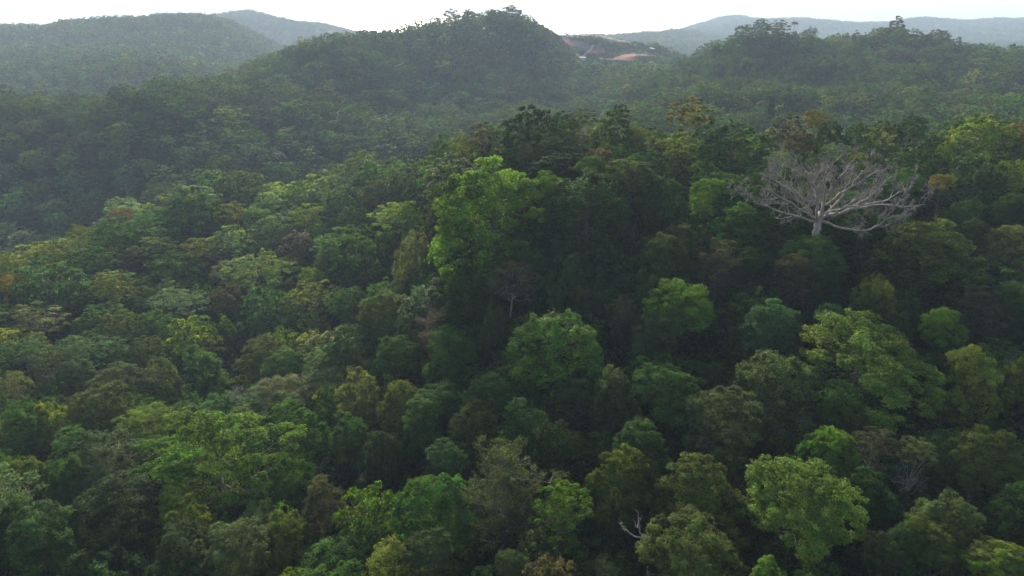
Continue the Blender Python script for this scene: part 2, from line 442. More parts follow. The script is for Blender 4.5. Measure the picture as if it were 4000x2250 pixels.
KCL = {'R': 52, 'O': 56, 'U': 46, 'C': 52, 'V': 60, 'S': 42, 'B': 18}
def build_proto(kind, seed, nleaf, leaf_len, limbs=12, sides=6, clumps=None, sub=12):
    rng = np.random.default_rng(seed)
    k = clumps or KCL[kind]
    C, out, rad, H, zb, R = skel(kind, rng, k)
    if clumps and clumps < KCL[kind]: rad = rad * (KCL[kind] / clumps) ** 0.42
    up = np.array([0, 0, 1.0])
    # sprigs on each clump
    ks = k * sub
    ci = np.repeat(np.arange(k), sub)
    d2 = unit(sphere_dirs(ks, rng) + out[ci] * 0.75 + up * 0.15)
    SC = C[ci] + d2 * rad[ci] * rng.uniform(0.55, 1.05, (ks, 1))
    if kind == 'V': SC[:, 2] -= np.abs(rng.normal(0, 0.5, ks))
    per = max(1, int(nleaf * 0.93 / ks))
    li = np.repeat(np.arange(ks), per)
    d3 = sphere_dirs(len(li), rng)
    r2 = rad[ci[li]].min(1, keepdims=True) * (0.31 if kind != 'U' else 0.5) * rng.uniform(0.75, 1.35, (ks, 1))[li]
    flat = np.array([1.15, 1.15, 0.8]) if kind not in ('U', 'S') else np.array([1.5, 1.5, 0.45])
    if kind == 'V': flat = np.array([0.95, 0.95, 1.4])
    P = SC[li] + d3 * r2 * flat * rng.uniform(0.35, 1.0, (len(li), 1)) ** 0.6
    bias = {'U': 0.9, 'S': 0.7, 'V': 0.15}.get(kind, 0.4)
    N = d3 * 0.55 + d2[li] * 0.5 + up * bias + rng.normal(0, 0.42, (len(li), 3))
    clv = rng.normal(0, 0.13, k)[ci[li]] + rng.normal(0, 0.10, ks)[li]
    hv = rng.normal(0, 0.14, k)[ci[li]] + rng.normal(0, 0.10, ks)[li]
    # loose inner leaves
    ni = int(nleaf * 0.07)
    j = rng.integers(0, k, ni)
    axis = np.array([0, 0, 1.0]) * C[:, 2:3] * 0.93
    PI_ = axis[j] + (C[j] - axis[j]) * rng.uniform(0.2, 0.85, (ni, 1)) + rng.normal(0, 0.5, (ni, 3))
    P = np.concatenate([P, PI_]); N = np.concatenate([N, rng.normal(0, 1, (ni, 3)) + up])
    clv = np.concatenate([clv, rng.normal(0, 0.12, ni)]); hv = np.concatenate([hv, rng.normal(0, 0.12, ni)])
    V, F = leaves(P, N, leaf_len, leaf_len * 0.62, rng)
    var = np.clip(0.45 + clv + rng.normal(0, 0.14, len(P)), 0, 1); hue = np.clip(0.5 + hv + rng.normal(0, 0.10, len(P)), 0, 1)
    # trunk and limbs
    polys = []
    tr = 0.34 if kind != 'B' else 0.12
    ztop = zb + (H - zb) * (0.55 if kind in ('R', 'S', 'U') else 0.8)
    zz = np.linspace(0, ztop, 9); wob = rng.normal(0, 0.16, (9, 2)).cumsum(0) * 0.5; wob[0] = 0
    TP = np.stack([wob[:, 0], wob[:, 1], zz], 1)
    TR = tr * (1 - 0.72 * np.linspace(0, 1, 9)); TR[0] *= 1.45
    polys.append((TP, TR))
    sel = spread(C, min(limbs, k), rng)
    for i in sel:
        f = float(np.clip(rng.uniform(0.45, 0.95), 0, 1))
        z0 = min(zb * 0.75 + (ztop - zb * 0.75) * f, C[i, 2] - 0.3)
        z0 = max(z0, 0.4)
        p0 = np.array([np.interp(z0, zz, TP[:, 0]), np.interp(z0, zz, TP[:, 1]), z0])
        p3 = C[i]
        m1 = p0 + (p3 - p0) * 0.35 + up * rng.uniform(-0.3, 0.9) + rng.normal(0, 0.3, 3)
        m2 = p0 + (p3 - p0) * 0.7 + up * rng.uniform(0.0, 0.8) + rng.normal(0, 0.35, 3)
        r0 = float(np.interp(z0, zz, TR)) * 0.62
        LP = np.stack([p0, m1, m2, p3])
        polys.append((LP, np.array([r0, r0 * 0.72, r0 * 0.45, 0.03])))
        if kind in ('S', 'U') and limbs > 12:
            dd = ((C - p3) ** 2).sum(1).argsort()[1:4]
            for q in dd:
                mm = (m2 + C[q]) / 2 + rng.normal(0, 0.25, 3)
                polys.append((np.stack([m2, mm, C[q]]), np.array([r0 * 0.4, r0 * 0.25, 0.02])))
    TV, TF = tubes(polys, sides)
    return dict(V=V, F=F, var=var, hue=hue, TV=TV, TF=TF, H=H, zb=zb, R=R)
def proto_two(name, kind, seed, nleaf, ll, bark=None, **kw):
    g = build_proto(kind, seed, nleaf, ll, **kw)
    cm = mesh_np(name + '_crown', g['V'], g['F'], [M_LEAF], attrs={'var': g['var'], 'hue': g['hue']})
    tm = mesh_np(name + '_trunk', g['TV'], g['TF'], [bark or M_BARK], smooth=True)
    return dict(crown=cm, trunk=tm, H=g['H'], zb=g['zb'], R=g['R'])
def proto_one(name, kind, seed, nleaf, ll, **kw):
    g = build_proto(kind, seed, nleaf, ll, **kw)
    V = np.concatenate([g['V'], g['TV']]); F = np.concatenate([g['F'], g['TF'] + len(g['V'])])
    fm = np.concatenate([np.zeros(len(g['F'])), np.ones(len(g['TF']))])
    z = np.full(len(g['TF']), 0.5)
    me = mesh_np(name, V, F, [M_LEAF, M_BARK], fm, attrs={'var': np.concatenate([g['var'], z]), 'hue': np.concatenate([g['hue'], z])})
    return dict(mesh=me, H=g['H'], zb=g['zb'], R=g['R'])

# ------------------------------------------------------------------ the ground and the sea
GRID = {}
def ground_at(X, Y):
    """height of the built ground sheet"""
    X = np.asarray(X, float); Y = np.asarray(Y, float)
    A_ = np.arctan2(X, Y); R_ = np.log(np.hypot(X, Y))
    i = np.clip(np.searchsorted(GRID['az'], A_) - 1, 0, len(GRID['az']) - 2); j = np.clip(np.searchsorted(GRID['lr'], R_) - 1, 0, len(GRID['lr']) - 2)
    a0, a1 = GRID['az'][i], GRID['az'][i + 1]; r0, r1 = GRID['lr'][j], GRID['lr'][j + 1]
    fa = (A_ - a0) / (a1 - a0); fr = (R_ - r0) / (r1 - r0); Z = GRID['Z']
    return (Z[i, j] * (1 - fa) + Z[i + 1, j] * fa) * (1 - fr) + (Z[i, j + 1] * (1 - fa) + Z[i + 1, j + 1] * fa) * fr
def build_ground():
    na, nr = 300, 400
    az = np.concatenate([np.linspace(-math.pi, -0.85, 30)[:-1], np.linspace(-0.85, 0.85, na), np.linspace(0.85, math.pi, 30)[1:-1]])
    r = np.exp(np.linspace(math.log(4.0), math.log(15000.0), nr))
    AZ, RR = np.meshgrid(az, r, indexing='ij')
    X = np.sin(AZ) * RR; Y = np.cos(AZ) * RR
    Z = ground(X, Y)
    GRID.update(az=az, lr=np.log(r), Z=Z)
    back = np.clip((np.abs(AZ) - 1.0) / 0.8, 0, 1)
    V = np.stack([X, Y, Z], -1).reshape(-1, 3)
    A_ = len(az)
    i = np.arange(A_)[:, None]; j = np.arange(nr - 1)[None]; i2 = (i + 1) % A_
    F = np.stack([i * nr + j, i * nr + j + 1, i2 * nr + j + 1, i2 * nr + j], -1).reshape(-1, 4)
    # close the small hole under the camera
    c = len(V); V = np.concatenate([V, [[0, 0, float(Z[:, 0].mean())]]])
    F = np.concatenate([F, np.stack([np.full(A_, c), np.arange(A_) * nr, ((np.arange(A_) + 1) % A_) * nr, np.full(A_, c)], 1)[:0]])
    o = link('ground', mesh_np('ground', V, F, [M_FLOOR], smooth=True))
    o['kind'] = 'structure'; o['label'] = 'dark forest floor of the hills and valleys under the trees'
    return o
build_ground()
def build_sea():
    m, nt, out = new_mat('sea_water')
    L = nt.links.new
    p = nd(nt, 'ShaderNodeBsdfPrincipled'); p.inputs['Base Color'].default_value = (0.03, 0.06, 0.075, 1); p.inputs['Roughness'].default_value = 0.32
    g = nd(nt, 'ShaderNodeNewGeometry'); ns = nd(nt, 'ShaderNodeTexNoise'); ns.inputs['Scale'].default_value = 0.02; ns.inputs['Detail'].default_value = 6
    b = nd(nt, 'ShaderNodeBump'); b.inputs['Strength'].default_value = 0.5; b.inputs['Distance'].default_value = 4
    L(g.outputs['Position'], ns.inputs['Vector']); L(ns.outputs['Fac'], b.inputs['Height']); L(b.outputs[0], p.inputs['Normal']); L(p.outputs[0], out.inputs['Surface'])
    k = 96; a = np.arange(k) * 2 * np.pi / k
    ri, ro = 3000.0, 24000.0
    V = np.concatenate([np.stack([np.sin(a) * ri, np.cos(a) * ri, np.zeros(k)], 1), np.stack([np.sin(a) * ro, np.cos(a) * ro, np.zeros(k)], 1)])
    i = np.arange(k); j = (i + 1) % k
    o = link('sea', mesh_np('sea', V, np.stack([i, j, j + k, i + k], 1), [m]))
    o['kind'] = 'structure'; o['label'] = 'pale hazy sea beyond the hills'
build_sea()

# ------------------------------------------------------------------ colours and tree forms
PAL = {
 'vd': ((0.022, 0.046, 0.012), 'very dark green'), 'dk': ((0.032, 0.074, 0.015), 'dark green'), 'md': ((0.046, 0.108, 0.019), 'mid green'),
 'br': ((0.082, 0.160, 0.018), 'bright green'), 'lm': ((0.116, 0.180, 0.020), 'lime green'), 'yg': ((0.122, 0.160, 0.024), 'yellow-green'),
 'ye': ((0.21, 0.18, 0.02), 'yellow'), 'oy': ((0.118, 0.115, 0.024), 'orange-yellow'), 'ol': ((0.064, 0.096, 0.019), 'olive'),
 'po': ((0.120, 0.148, 0.044), 'pale olive'), 'bl': ((0.046, 0.110, 0.036), 'blue-green'), 'pb': ((0.100, 0.170, 0.064), 'pale blue-green'),
 'lg': ((0.090, 0.148, 0.022), 'light green'),
 'gg': ((0.055, 0.084, 0.029), 'grey-green'), 'bn': ((0.066, 0.064, 0.028), 'brown'), 'gb': ((0.068, 0.073, 0.035), 'grey-brown'), 'tn': ((0.155, 0.13, 0.05), 'tan')}
FORM = {'R': ('round_crowned_tree', 'round-crowned tree'), 'U': ('umbrella_tree', 'flat-topped umbrella tree'), 'C': ('conical_tree', 'cone-shaped tree'),
        'V': ('vine_draped_tree', 'vine-draped tree'), 'S': ('open_crowned_tree', 'open-crowned tree'), 'O': ('tall_oval_tree', 'tall oval tree')}

# near, middle and far versions of every form
NEAR, MID, FAR, VFAR = {}, {}, {}, {}
for kind, cnt in (('R', 4), ('O', 3), ('U', 3), ('C', 2), ('V', 3), ('S', 3)):
    NEAR[kind] = [proto_two('near_' + kind, kind, 100 + 17 * i + ord(kind), 36000 if kind != 'S' else 20000, 0.29, bark=M_PALE if (kind == 'S' and i != 1) or (kind == 'U' and i == 2) else None,
                            limbs=22 if kind in 'SU' else 14, sides=7, sub=20) for i in range(cnt)]
    MID[kind] = [proto_two('mid_' + kind, kind, 300 + 13 * i + ord(kind), 7500 if kind != 'S' else 4200, 0.58, bark=M_PALE if kind == 'S' else None, limbs=14, sides=5, sub=10) for i in range(2)]
KINDS = ['R', 'O', 'U', 'C', 'V', 'S']

# ------------------------------------------------------------------ trees read off the photograph
# crown centre x, crown top y, visible crown width, visible crown height (photo pixels), form, colour, optional own label
T = []
def t(cx, top, w, h, form, colour, label=None, lm=None, Y=None, hid=None): T.append(dict(cx=cx, top=top, w=w, h=h, form=form, col=colour, label=label, lm=lm, Y=Y))
# lower left
t(823, 1679, 528, 370, 'U', 'br', 'broad green umbrella tree with layered tiers and bare limbs showing, lower left', 'the broad layered umbrella tree')
t(768, 1577, 200, 160, 'C', 'md', 'dense pointed dome tree directly behind the broad layered umbrella tree', 'the pointed dome tree')
t(562, 1608, 199, 125, 'U', 'lm', 'small lime umbrella tree with lumpy domed top, lower left', 'the small lime umbrella tree')
t(435, 1700, 320, 190, 'S', 'gg', 'grey-leaved shaggy tree between the small lime tree and the left edge', 'the grey shaggy tree')
t(405, 1518, 217, 160, 'R', 'ol'); t(205, 1567, 175, 230, 'R', 'yg'); t(340, 1673, 230, 240, 'O', 'md'); t(190, 1790, 150, 250, 'V', 'md')
t(790, 1350, 205, 260, 'C', 'md', 'tall tapering tree with a bright yellow-green tip, left of centre', 'the bright-tipped tapering tree')
t(660, 1400, 145, 210, 'V', 'ol'); t(465, 1880, 300, 290, 'O', 'vd'); t(1130, 1580, 280, 270, 'R', 'md'); t(1112, 1487, 215, 110, 'U', 'po')
t(1150, 1810, 190, 250, 'R', 'dk'); t(950, 2090, 270, 170, 'R', 'gg'); t(1265, 1875, 170, 250, 'O', 'gb'); t(60, 1600, 180, 210, 'R', 'md')
t(190, 1970, 260, 280, 'O', 'dk'); t(478, 1430, 210, 140, 'R', 'gg'); t(300, 1405, 140, 130, 'V', 'dk'); t(190, 1375, 160, 110, 'S', 'gg')
t(50, 1450, 130, 140, 'S', 'po'); t(575, 1716, 110, 160, 'C', 'dk'); t(40, 2010, 190, 260, 'R', 'vd'); t(650, 2110, 230, 170, 'R', 'vd')
# lower middle
t(1420, 1866, 260, 340, 'S', 'br', 'loose bright green tree with pale forked trunks, bottom left of centre', 'the loose pale-trunked tree')
t(1710, 1896, 290, 280, 'R', 'md'); t(2450, 1790, 260, 330, 'R', 'ol', 'olive-green tree standing behind the white dead snag', 'the olive tree behind the white snag')
t(2740, 1800, 300, 390, 'O', 'ol', 'large olive tree right of the white dead snag', 'the large olive tree')
t(2170, 1640, 220, 340, 'V', 'vd'); t(2080, 1560, 290, 190, 'C', 'md'); t(2412, 1430, 210, 260, 'R', 'gg'); t(2640, 1440, 230, 200, 'R', 'md')
t(1400, 1474, 190, 240, 'R', 'po', 'pale yellowish tree with drooping clumps left of centre', 'the pale drooping tree')
t(1545, 1495, 180, 180, 'R', 'ol'); t(1662, 1570, 170, 230, 'O', 'md'); t(1705, 1510, 180, 90, 'R', 'md'); t(1740, 1775, 140, 120, 'R', 'bl')
t(1840, 1570, 160, 180, 'V', 'ol'); t(1915, 1475, 200, 140, 'R', 'md'); t(2165, 1905, 250, 240, 'S', 'br'); t(1690, 2100, 170, 150, 'R', 'gg'); t(1970, 2190, 130, 80, 'R', 'gg')
t(2175, 1230, 350, 330, 'V', 'br', 'bright green dome hung with vines in the centre of the picture', 'the bright vine-hung dome')
t(2700, 2080, 330, 190, 'R', 'ol'); t(1330, 1630, 170, 260, 'O', 'dk'); t(1500, 1680, 170, 260, 'O', 'vd'); t(2520, 1640, 220, 200, 'R', 'dk')
# lower right
t(3330, 1285, 500, 340, 'R', 'lg', 'big lime-green round crown with a brownish top, right side', 'the big lime crown')
t(2820, 1540, 320, 300, 'R', 'gg'); t(3030, 1412, 360, 380, 'R', 'gg', 'big grey-green tree of many bunches left of the big lime crown', 'the big grey-green bunched tree')
t(3230, 1688, 240, 240, 'R', 'br', 'rounded bright green tree below the big lime crown', 'the rounded bright tree')
t(3105, 1867, 400, 350, 'R', 'lg', 'wide light green dome near the bottom edge, right of centre', 'the wide bright dome')
t(3380, 1870, 170, 290, 'O', 'dk'); t(3780, 1370, 260, 310, 'R', 'yg', 'yellow-olive clumped tree near the right edge', 'the yellow-olive tree')
t(3960, 1385, 150, 300, 'O', 'yg'); t(3830, 1700, 260, 240, 'R', 'ol'); t(3565, 1735, 160, 130, 'S', 'po', 'small tree with pale speckled leaves in the dark gap, lower right', 'the pale speckled tree')
t(3730, 1940, 240, 260, 'R', 'gg'); t(3515, 2020, 160, 160, 'R', 'dk'); t(3820, 2135, 190, 140, 'R', 'lm'); t(3930, 2150, 190, 120, 'S', 'po')
t(3030, 2190, 120, 90, 'C', 'br'); t(3370, 1660, 200, 180, 'S', 'gb'); t(3650, 2090, 190, 170, 'R', 'ol'); t(3450, 2150, 180, 120, 'R', 'vd'); t(3960, 1900, 160, 260, 'O', 'dk')
# middle right
t(3600, 870, 390, 260, 'R', 'ol', 'wide olive tree with yellow-green tops right of the bare tree trunk', 'the wide olive tree')
t(3930, 880, 180, 180, 'R', 'po', 'pale yellow-leaved clumpy tree at the right edge', 'the pale clumpy tree at the right edge')
t(3820, 1130, 190, 240, 'O', 'gb', 'feathery grey-brown dome tree near the right edge', 'the grey-brown dome tree')
t(3660, 1200, 140, 160, 'R', 'br'); t(3000, 1190, 270, 240, 'R', 'bl', 'dark blue-green rounded tree left above the big lime crown', 'the blue-green rounded tree')
t(3175, 922, 200, 130, 'R', 'md'); t(2810, 920, 240, 270, 'S', 'gb', 'thin grey-brown tree with bare spreading branches, right of centre', 'the thin grey-brown tree')
t(3080, 1005, 190, 190, 'R', 'bn'); t(2630, 910, 200, 210, 'R', 'ol'); t(2660, 1100, 250, 210, 'R', 'br'); t(3420, 1080, 150, 220, 'V', 'yg')
t(3255, 1190, 130, 140, 'R', 'bl'); t(2910, 800, 190, 180, 'R', 'md'); t(2770, 700, 140, 150, 'R', 'br'); t(2590, 683, 190, 240, 'R', 'dk')
t(3840, 605, 200, 280, 'O', 'dk', 'tall dark green tree with a lighter domed top near the right edge', 'the tall dark edge tree')
t(3980, 620, 120, 140, 'R', 'lm'); t(3695, 683, 85, 65, 'R', 'ye', 'small yellow-leaved tree right of the bare tree', 'the small yellow tree')
t(3545, 655, 130, 100, 'R', 'md'); t(3570, 565, 170, 150, 'R', 'dk'); t(3815, 855, 120, 110, 'R', 'ol'); t(3810, 440, 210, 180, 'R', 'lm', 'lime and yellow tree cresting the near ridge at far right', 'the lime tree on the ridge', Y=186)
t(3970, 470, 90, 75, 'R', 'tn', Y=184); t(3470, 470, 130, 140, 'R', 'ol', Y=189); t(3560, 445, 95, 95, 'R', 'dk', Y=190); t(3360, 470, 100, 130, 'V', 'dk', Y=190); t(3245, 470, 110, 120, 'V', 'dk', Y=190)
t(3145, 512, 120, 90, 'R', 'bn', 'brown dome-crowned tree just behind the bare tree', 'the brown dome tree', Y=184)
t(2865, 475, 270, 190, 'V', 'dk', 'dark bulky tree smothered in vines, left behind the bare tree', 'the dark vine-smothered tree', Y=190)
t(3065, 430, 140, 150, 'S', 'gb', Y=198); t(3170, 425, 90, 80, 'R', 'oy', 'small orange-yellow crown on the ridge behind the bare tree', 'the small orange crown', Y=198)
t(2700, 375, 180, 140, 'S', 'oy', 'arching orange-yellow tree on the ridge right of centre', 'the arching orange tree', Y=203)
t(2655, 520, 170, 200, 'O', 'yg', 'yellow-olive tree with a pale trunk on the ridge right of centre', 'the pale-trunked tree', Y=188)
t(3055, 585, 75, 60, 'R', 'lm'); t(3250, 555, 100, 75, 'R', 'pb'); t(3380, 595, 90, 75, 'R', 'yg'); t(3680, 550, 80, 90, 'R', 'lm'); t(3450, 700, 120, 100, 'R', 'dk'); t(3720, 760, 130, 130, 'R', 'dk')
t(3950, 760, 130, 130, 'R', 'dk'); t(3500, 1230, 170, 190, 'R', 'vd'); t(3640, 1400, 150, 200, 'R', 'vd'); t(2950, 960, 140, 130, 'R', 'vd'); t(3240, 1060, 150, 150, 'R', 'vd')
# centre
t(1930, 633, 500, 440, 'R', 'br', 'huge bright green tree of many lobes in the centre', 'the huge bright green tree')
t(2290, 672, 330, 570, 'V', 'dk', 'towering near-black vine-covered tree right of the huge bright tree', 'the towering dark tree')
t(2450, 628, 210, 210, 'O', 'ol', 'olive tree with bare trunk below its crown, behind the towering dark tree', 'the olive tree with bare trunk')
t(1970, 1010, 240, 190, 'S', 'bn'); t(1630, 905, 160, 240, 'V', 'po', 'pale olive tree draped in hanging vines left of the huge bright tree', 'the pale vine-draped tree')
t(1830, 1040, 200, 290, 'V', 'dk'); t(1945, 1185, 115, 250, 'V', 'gg', 'narrow grey-green pillar of vines left of the bright vine-hung dome', 'the grey pillar of vines')
t(1520, 1150, 200, 140, 'R', 'ol'); t(1430, 890, 290, 250, 'U', 'dk', 'broad dark tree filling the slope left of the pale vine-draped tree', 'the broad dark tree')
t(2560, 1205, 170, 200, 'R', 'gg'); t(2460, 1150, 95, 160, 'V', 'gb'); t(1610, 790, 110, 90, 'U', 'md'); t(2180, 700, 120, 170, 'R', 'md'); t(2330, 610, 110, 70, 'R', 'md')
t(2145, 660, 120, 120, 'R', 'br'); t(2215, 515, 230, 75, 'U', 'gg', 'grey umbrella tree on tall pale forked trunks atop the ridge', 'the grey umbrella tree', Y=190)
t(2060, 410, 200, 190, 'R', 'vd', 'dark lumpy tree standing out on the ridge above the huge bright tree', 'the dark lumpy tree', Y=203)
t(2195, 425, 110, 100, 'R', 'dk', Y=200); t(2405, 412, 110, 150, 'O', 'vd', 'dark egg-shaped tree standing up from the ridge', 'the dark egg-shaped tree', Y=200)
t(1890, 470, 130, 140, 'S', 'gb', Y=215); t(1795, 525, 100, 85, 'R', 'yg', Y=226); t(2070, 555, 110, 100, 'S', 'gb', Y=186); t(2510, 495, 90, 90, 'R', 'po', Y=198); t(2285, 420, 120, 90, 'S', 'gg', Y=202); t(2505, 600, 110, 95, 'R', 'md')
t(1740, 1290, 200, 190, 'R', 'md'); t(1400, 1270, 200, 160, 'R', 'dk'); t(1560, 1330, 180, 150, 'R', 'dk')
# slope on the left
t(1020, 1012, 260, 110, 'U', 'lm', 'flat lime-green umbrella tree on the left slope', 'the flat lime umbrella tree'); t(1055, 1120, 220, 210, 'U', 'bl')
t(1235, 1095, 220, 160, 'S', 'yg', 'olive tree with a white trunk on the left slope', 'the olive tree with a white trunk')
t(905, 1218, 95, 180, 'C', 'br', 'slim cone-shaped tree with bright tip on the left slope', 'the slim bright-tipped cone'); t(690, 1140, 210, 100, 'U', 'pb'); t(615, 1215, 170, 120, 'U', 'md'); t(455, 1215, 160, 120, 'U', 'ol'); t(750, 1250, 200, 170, 'U', 'lm')
t(195, 1020, 300, 200, 'U', 'bl', 'large layered blue-green tree with yellowish top near the left edge', 'the large layered blue-green tree'); t(415, 1080, 160, 110, 'U', 'yg'); t(670, 990, 210, 130, 'U', 'md'); t(600, 935, 180, 80, 'U', 'yg'); t(770, 938, 170, 80, 'U', 'yg')
t(345, 975, 190, 110, 'U', 'md'); t(460, 855, 200, 120, 'U', 'md'); t(315, 880, 100, 70, 'U', 'yg'); t(455, 815, 90, 60, 'R', 'tn'); t(1150, 900, 140, 130, 'V', 'bn', 'brown withered tree among the pale green crowns of the left slope', 'the brown withered tree')
t(895, 885, 180, 130, 'U', 'pb'); t(1060, 845, 180, 120, 'U', 'pb'); t(1205, 800, 160, 90, 'U', 'lm'); t(615, 710, 130, 100, 'R', 'yg'); t(740, 740, 240, 190, 'U', 'dk'); t(1100, 630, 190, 100, 'U', 'md')
t(1165, 715, 150, 100, 'U', 'md'); t(930, 655, 170, 120, 'R', 'ol'); t(1320, 640, 170, 100, 'U', 'pb'); t(495, 690, 100, 60, 'S', 'gg'); t(880, 1125, 130, 110, 'R', 'bn'); t(40, 1070, 100, 80, 'R', 'ye')
t(120, 1200, 260, 100, 'S', 'po'); t(540, 1115, 110, 100, 'R', 'ol'); t(660, 1095, 100, 80, 'U', 'pb'); t(60, 990, 130, 80, 'U', 'yg'); t(200, 950, 130, 60, 'R', 'yg'); t(120, 790, 95, 100, 'R', 'gg'); t(285, 840, 90, 80, 'R', 'md')
t(320, 1335, 220, 100, 'U', 'md'); t(90, 1340, 170, 90, 'U', 'md'); t(440, 1325, 120, 80, 'R', 'bl'); t(545, 1330, 110, 90, 'R', 'ol'); t(1240, 975, 80, 110, 'C', 'lm'); t(1215, 1050, 90, 80, 'R', 'lm')
t(1290, 1370, 190, 130, 'U', 'pb'); t(1120, 1370, 180, 130, 'R', 'md'); t(1030, 1330, 170, 120, 'R', 'ol'); t(1330, 730, 150, 110, 'R', 'md'); t(1480, 690, 150, 120, 'R', 'ol'); t(1600, 640, 130, 100, 'R', 'gg'); t(1400, 800, 150, 110, 'R', 'dk')
t(1370, 1130, 170, 120, 'R', 'md')
# middle ridge, left
t(465, 480, 150, 80, 'U', 'lm', 'lime-topped tree on the middle ridge, left', 'the lime tree on the middle ridge'); t(885, 415, 155, 85, 'U', 'lm', 'lime flat-topped tree on the far slope below the hill with red earth', 'the far lime flat-topped tree')
t(680, 397, 200, 85, 'U', 'dk'); t(150, 577, 125, 90, 'R', 'lm'); t(265, 593, 95, 90, 'R', 'lm'); t(232, 520, 105, 65, 'R', 'tn', 'tan dome-crowned tree on the middle ridge near the left edge', 'the tan dome tree')
t(355, 565, 95, 50, 'R', 'gb'); t(40, 520, 90, 75, 'R', 'lm'); t(340, 508, 80, 50, 'R', 'yg'); t(615, 550, 65, 80, 'R', 'gg'); t(560, 615, 60, 55, 'R', 'lm'); t(840, 605, 90, 60, 'R', 'yg')
# hill tops
t(2003, 18, 82, 85, 'O', 'dk', 'tallest dark tree on the very top of the middle hill', 'the tallest tree on the middle hill', Y=612); t(1765, 33, 68, 48, 'U', 'dk', 'dark umbrella tree on the skyline of the middle hill', 'the skyline umbrella tree', Y=622)
t(1825, 33, 55, 52, 'R', 'dk', None, None, Y=620); t(1925, 34, 62, 45, 'R', 'dk', None, None, Y=615); t(1700, 62, 48, 34, 'R', 'dk', None, None, Y=625); t(1440, 108, 78, 48, 'R', 'dk', None, None, Y=640); t(1505, 115, 52, 36, 'R', 'dk', None, None, Y=636)
t(2472, 168, 42, 36, 'S', 'md', 'small tree by the white-roofed house on the red earth clearing', None, Y=712)
t(2208, 122, 27, 26, 'S', 'dk', 'lone thin tree at the top of the red earth clearing', None, Y=718)
t(2920, 92, 72, 62, 'R', 'md', None, None, Y=428); t(2972, 72, 54, 64, 'O', 'dk', None, None, Y=430); t(3045, 75, 92, 54, 'S', 'gg', 'flat-layered open tree left of the palm on the right hill', None, Y=432)
t(3492, 58, 112, 124, 'C', 'gg', 'tall ragged conifer-like tree on the skyline of the right hill', 'the ragged skyline tree', Y=438); t(3655, 112, 92, 76, 'R', 'bn', 'brownish round tree on the skyline of the right hill', None, Y=432)
t(3537, 190, 82, 60, 'R', 'tn', 'tan tree with a thin pale trunk on the right hill', 'the tan tree on the right hill', Y=400); t(2860, 145, 66, 54, 'V', 'md', None, None, Y=428)

rnd = random.Random(11)
PLACED = []          # every tree standing for itself: dict with X, Y, rect in the picture
THING = []
def add_tree(X, Y, zg, ztop, width, form, tint, crown_h=None, D=None, idx=None):
    D = D or math.hypot(X, Y)
    lib = NEAR if D < 185 else MID
    ps = lib[form]; p = ps[(idx if idx is not None else rnd.randrange(99)) % len(ps)]
    root = bpy.data.objects.new(FORM[form][0], None); S.collection.objects.link(root)
    root.empty_display_size = 1.0
    Ht = ztop - zg
    s = width / (2 * p['R'])
    st = Ht / p['H']
    sz = st if crown_h is None else min(crown_h / (p['H'] - p['zb']), (Ht - 0.3) / (p['H'] - p['zb']))
    root.location = (X, Y, zg); root.rotation_euler = (rnd.gauss(0, 0.05), rnd.gauss(0, 0.05), rnd.uniform(0, 6.283)); ax = rnd.uniform(0.88, 1.12)
    k = rnd.uniform(0.92, 1.08)
    c = link('crown', p['crown'], root); c['tint'] = [tint[0] * k, tint[1] * k, tint[2] * k, 1.0]
    c.scale = (s * ax, s / ax, sz); c.location = (0, 0, Ht - sz * p['H'])
    q = link('trunk', p['trunk'], root); q.scale = (s * 0.98, s * 0.98, st)
    if sz > st: q.scale = (s, s, sz); q.location = (0, 0, Ht - sz * p['H'])
    return root
for e in T:
    form, (tint, cname) = e['form'], PAL[e['col']]
    if e['Y']:
        X, Yd, _ = spot(e['cx'], e['top'] + e['h'] * 0.5, e['Y'])
    else:
        X, Yd = hit(e['cx'], e['top'] + 0.45 * min(e['h'], e['w'] * 0.8), canopy)
    sx, szz = slopes(e['cx'], e['top'])
    zc = float(canopy(X, Yd)); zg = float(ground(X, Yd)) - 0.3
    rr = e['w'] / 2
    dist = Yd * CP + (CAM_Z - zc) * SP
    width = e['w'] * dist / FPX
    ztop = CAM_Z + float(szz) * (Yd - 0.1 * width)
    ztop = max(ztop, zg + 6)
    if Yd > 500: zg = max(zg, ztop - 30)
    th = math.atan2(CAM_Z - zc, Yd); hw = e['h'] * dist / FPX / 2; rw = width / 2
    a_ = math.sqrt(max(hw * hw - (rw * math.sin(th)) ** 2, 0.0)) / math.cos(th)
    lo = {'U': 0.30, 'S': 0.55, 'V': 1.1, 'C': 1.3, 'O': 1.15}.get(form, 0.78)
    ch = 2 * max(a_ * 1.12, lo * rw)
    r = add_tree(X, Yd, zg, ztop, width * 1.06, form, tint, crown_h=ch, idx=len(PLACED))
    r['category'] = 'tree'
    e.update(X=X, Yd=Yd, zg=zg, ztop=ztop, width=width, obj=r, dist=dist, fill=False)
    PLACED.append(e)

# ------------------------------------------------------------------ forest fill
HX = np.array([e['cx'] for e in PLACED]); HT = np.array([e['top'] for e in PLACED]); HW = np.array([e['w'] for e in PLACED]); HH = np.array([e['h'] for e in PLACED])
HY = np.array([e['Yd'] for e in PLACED]); HGX = np.array([e['X'] for e in PLACED]); HR = np.array([e['width'] / 2 for e in PLACED])
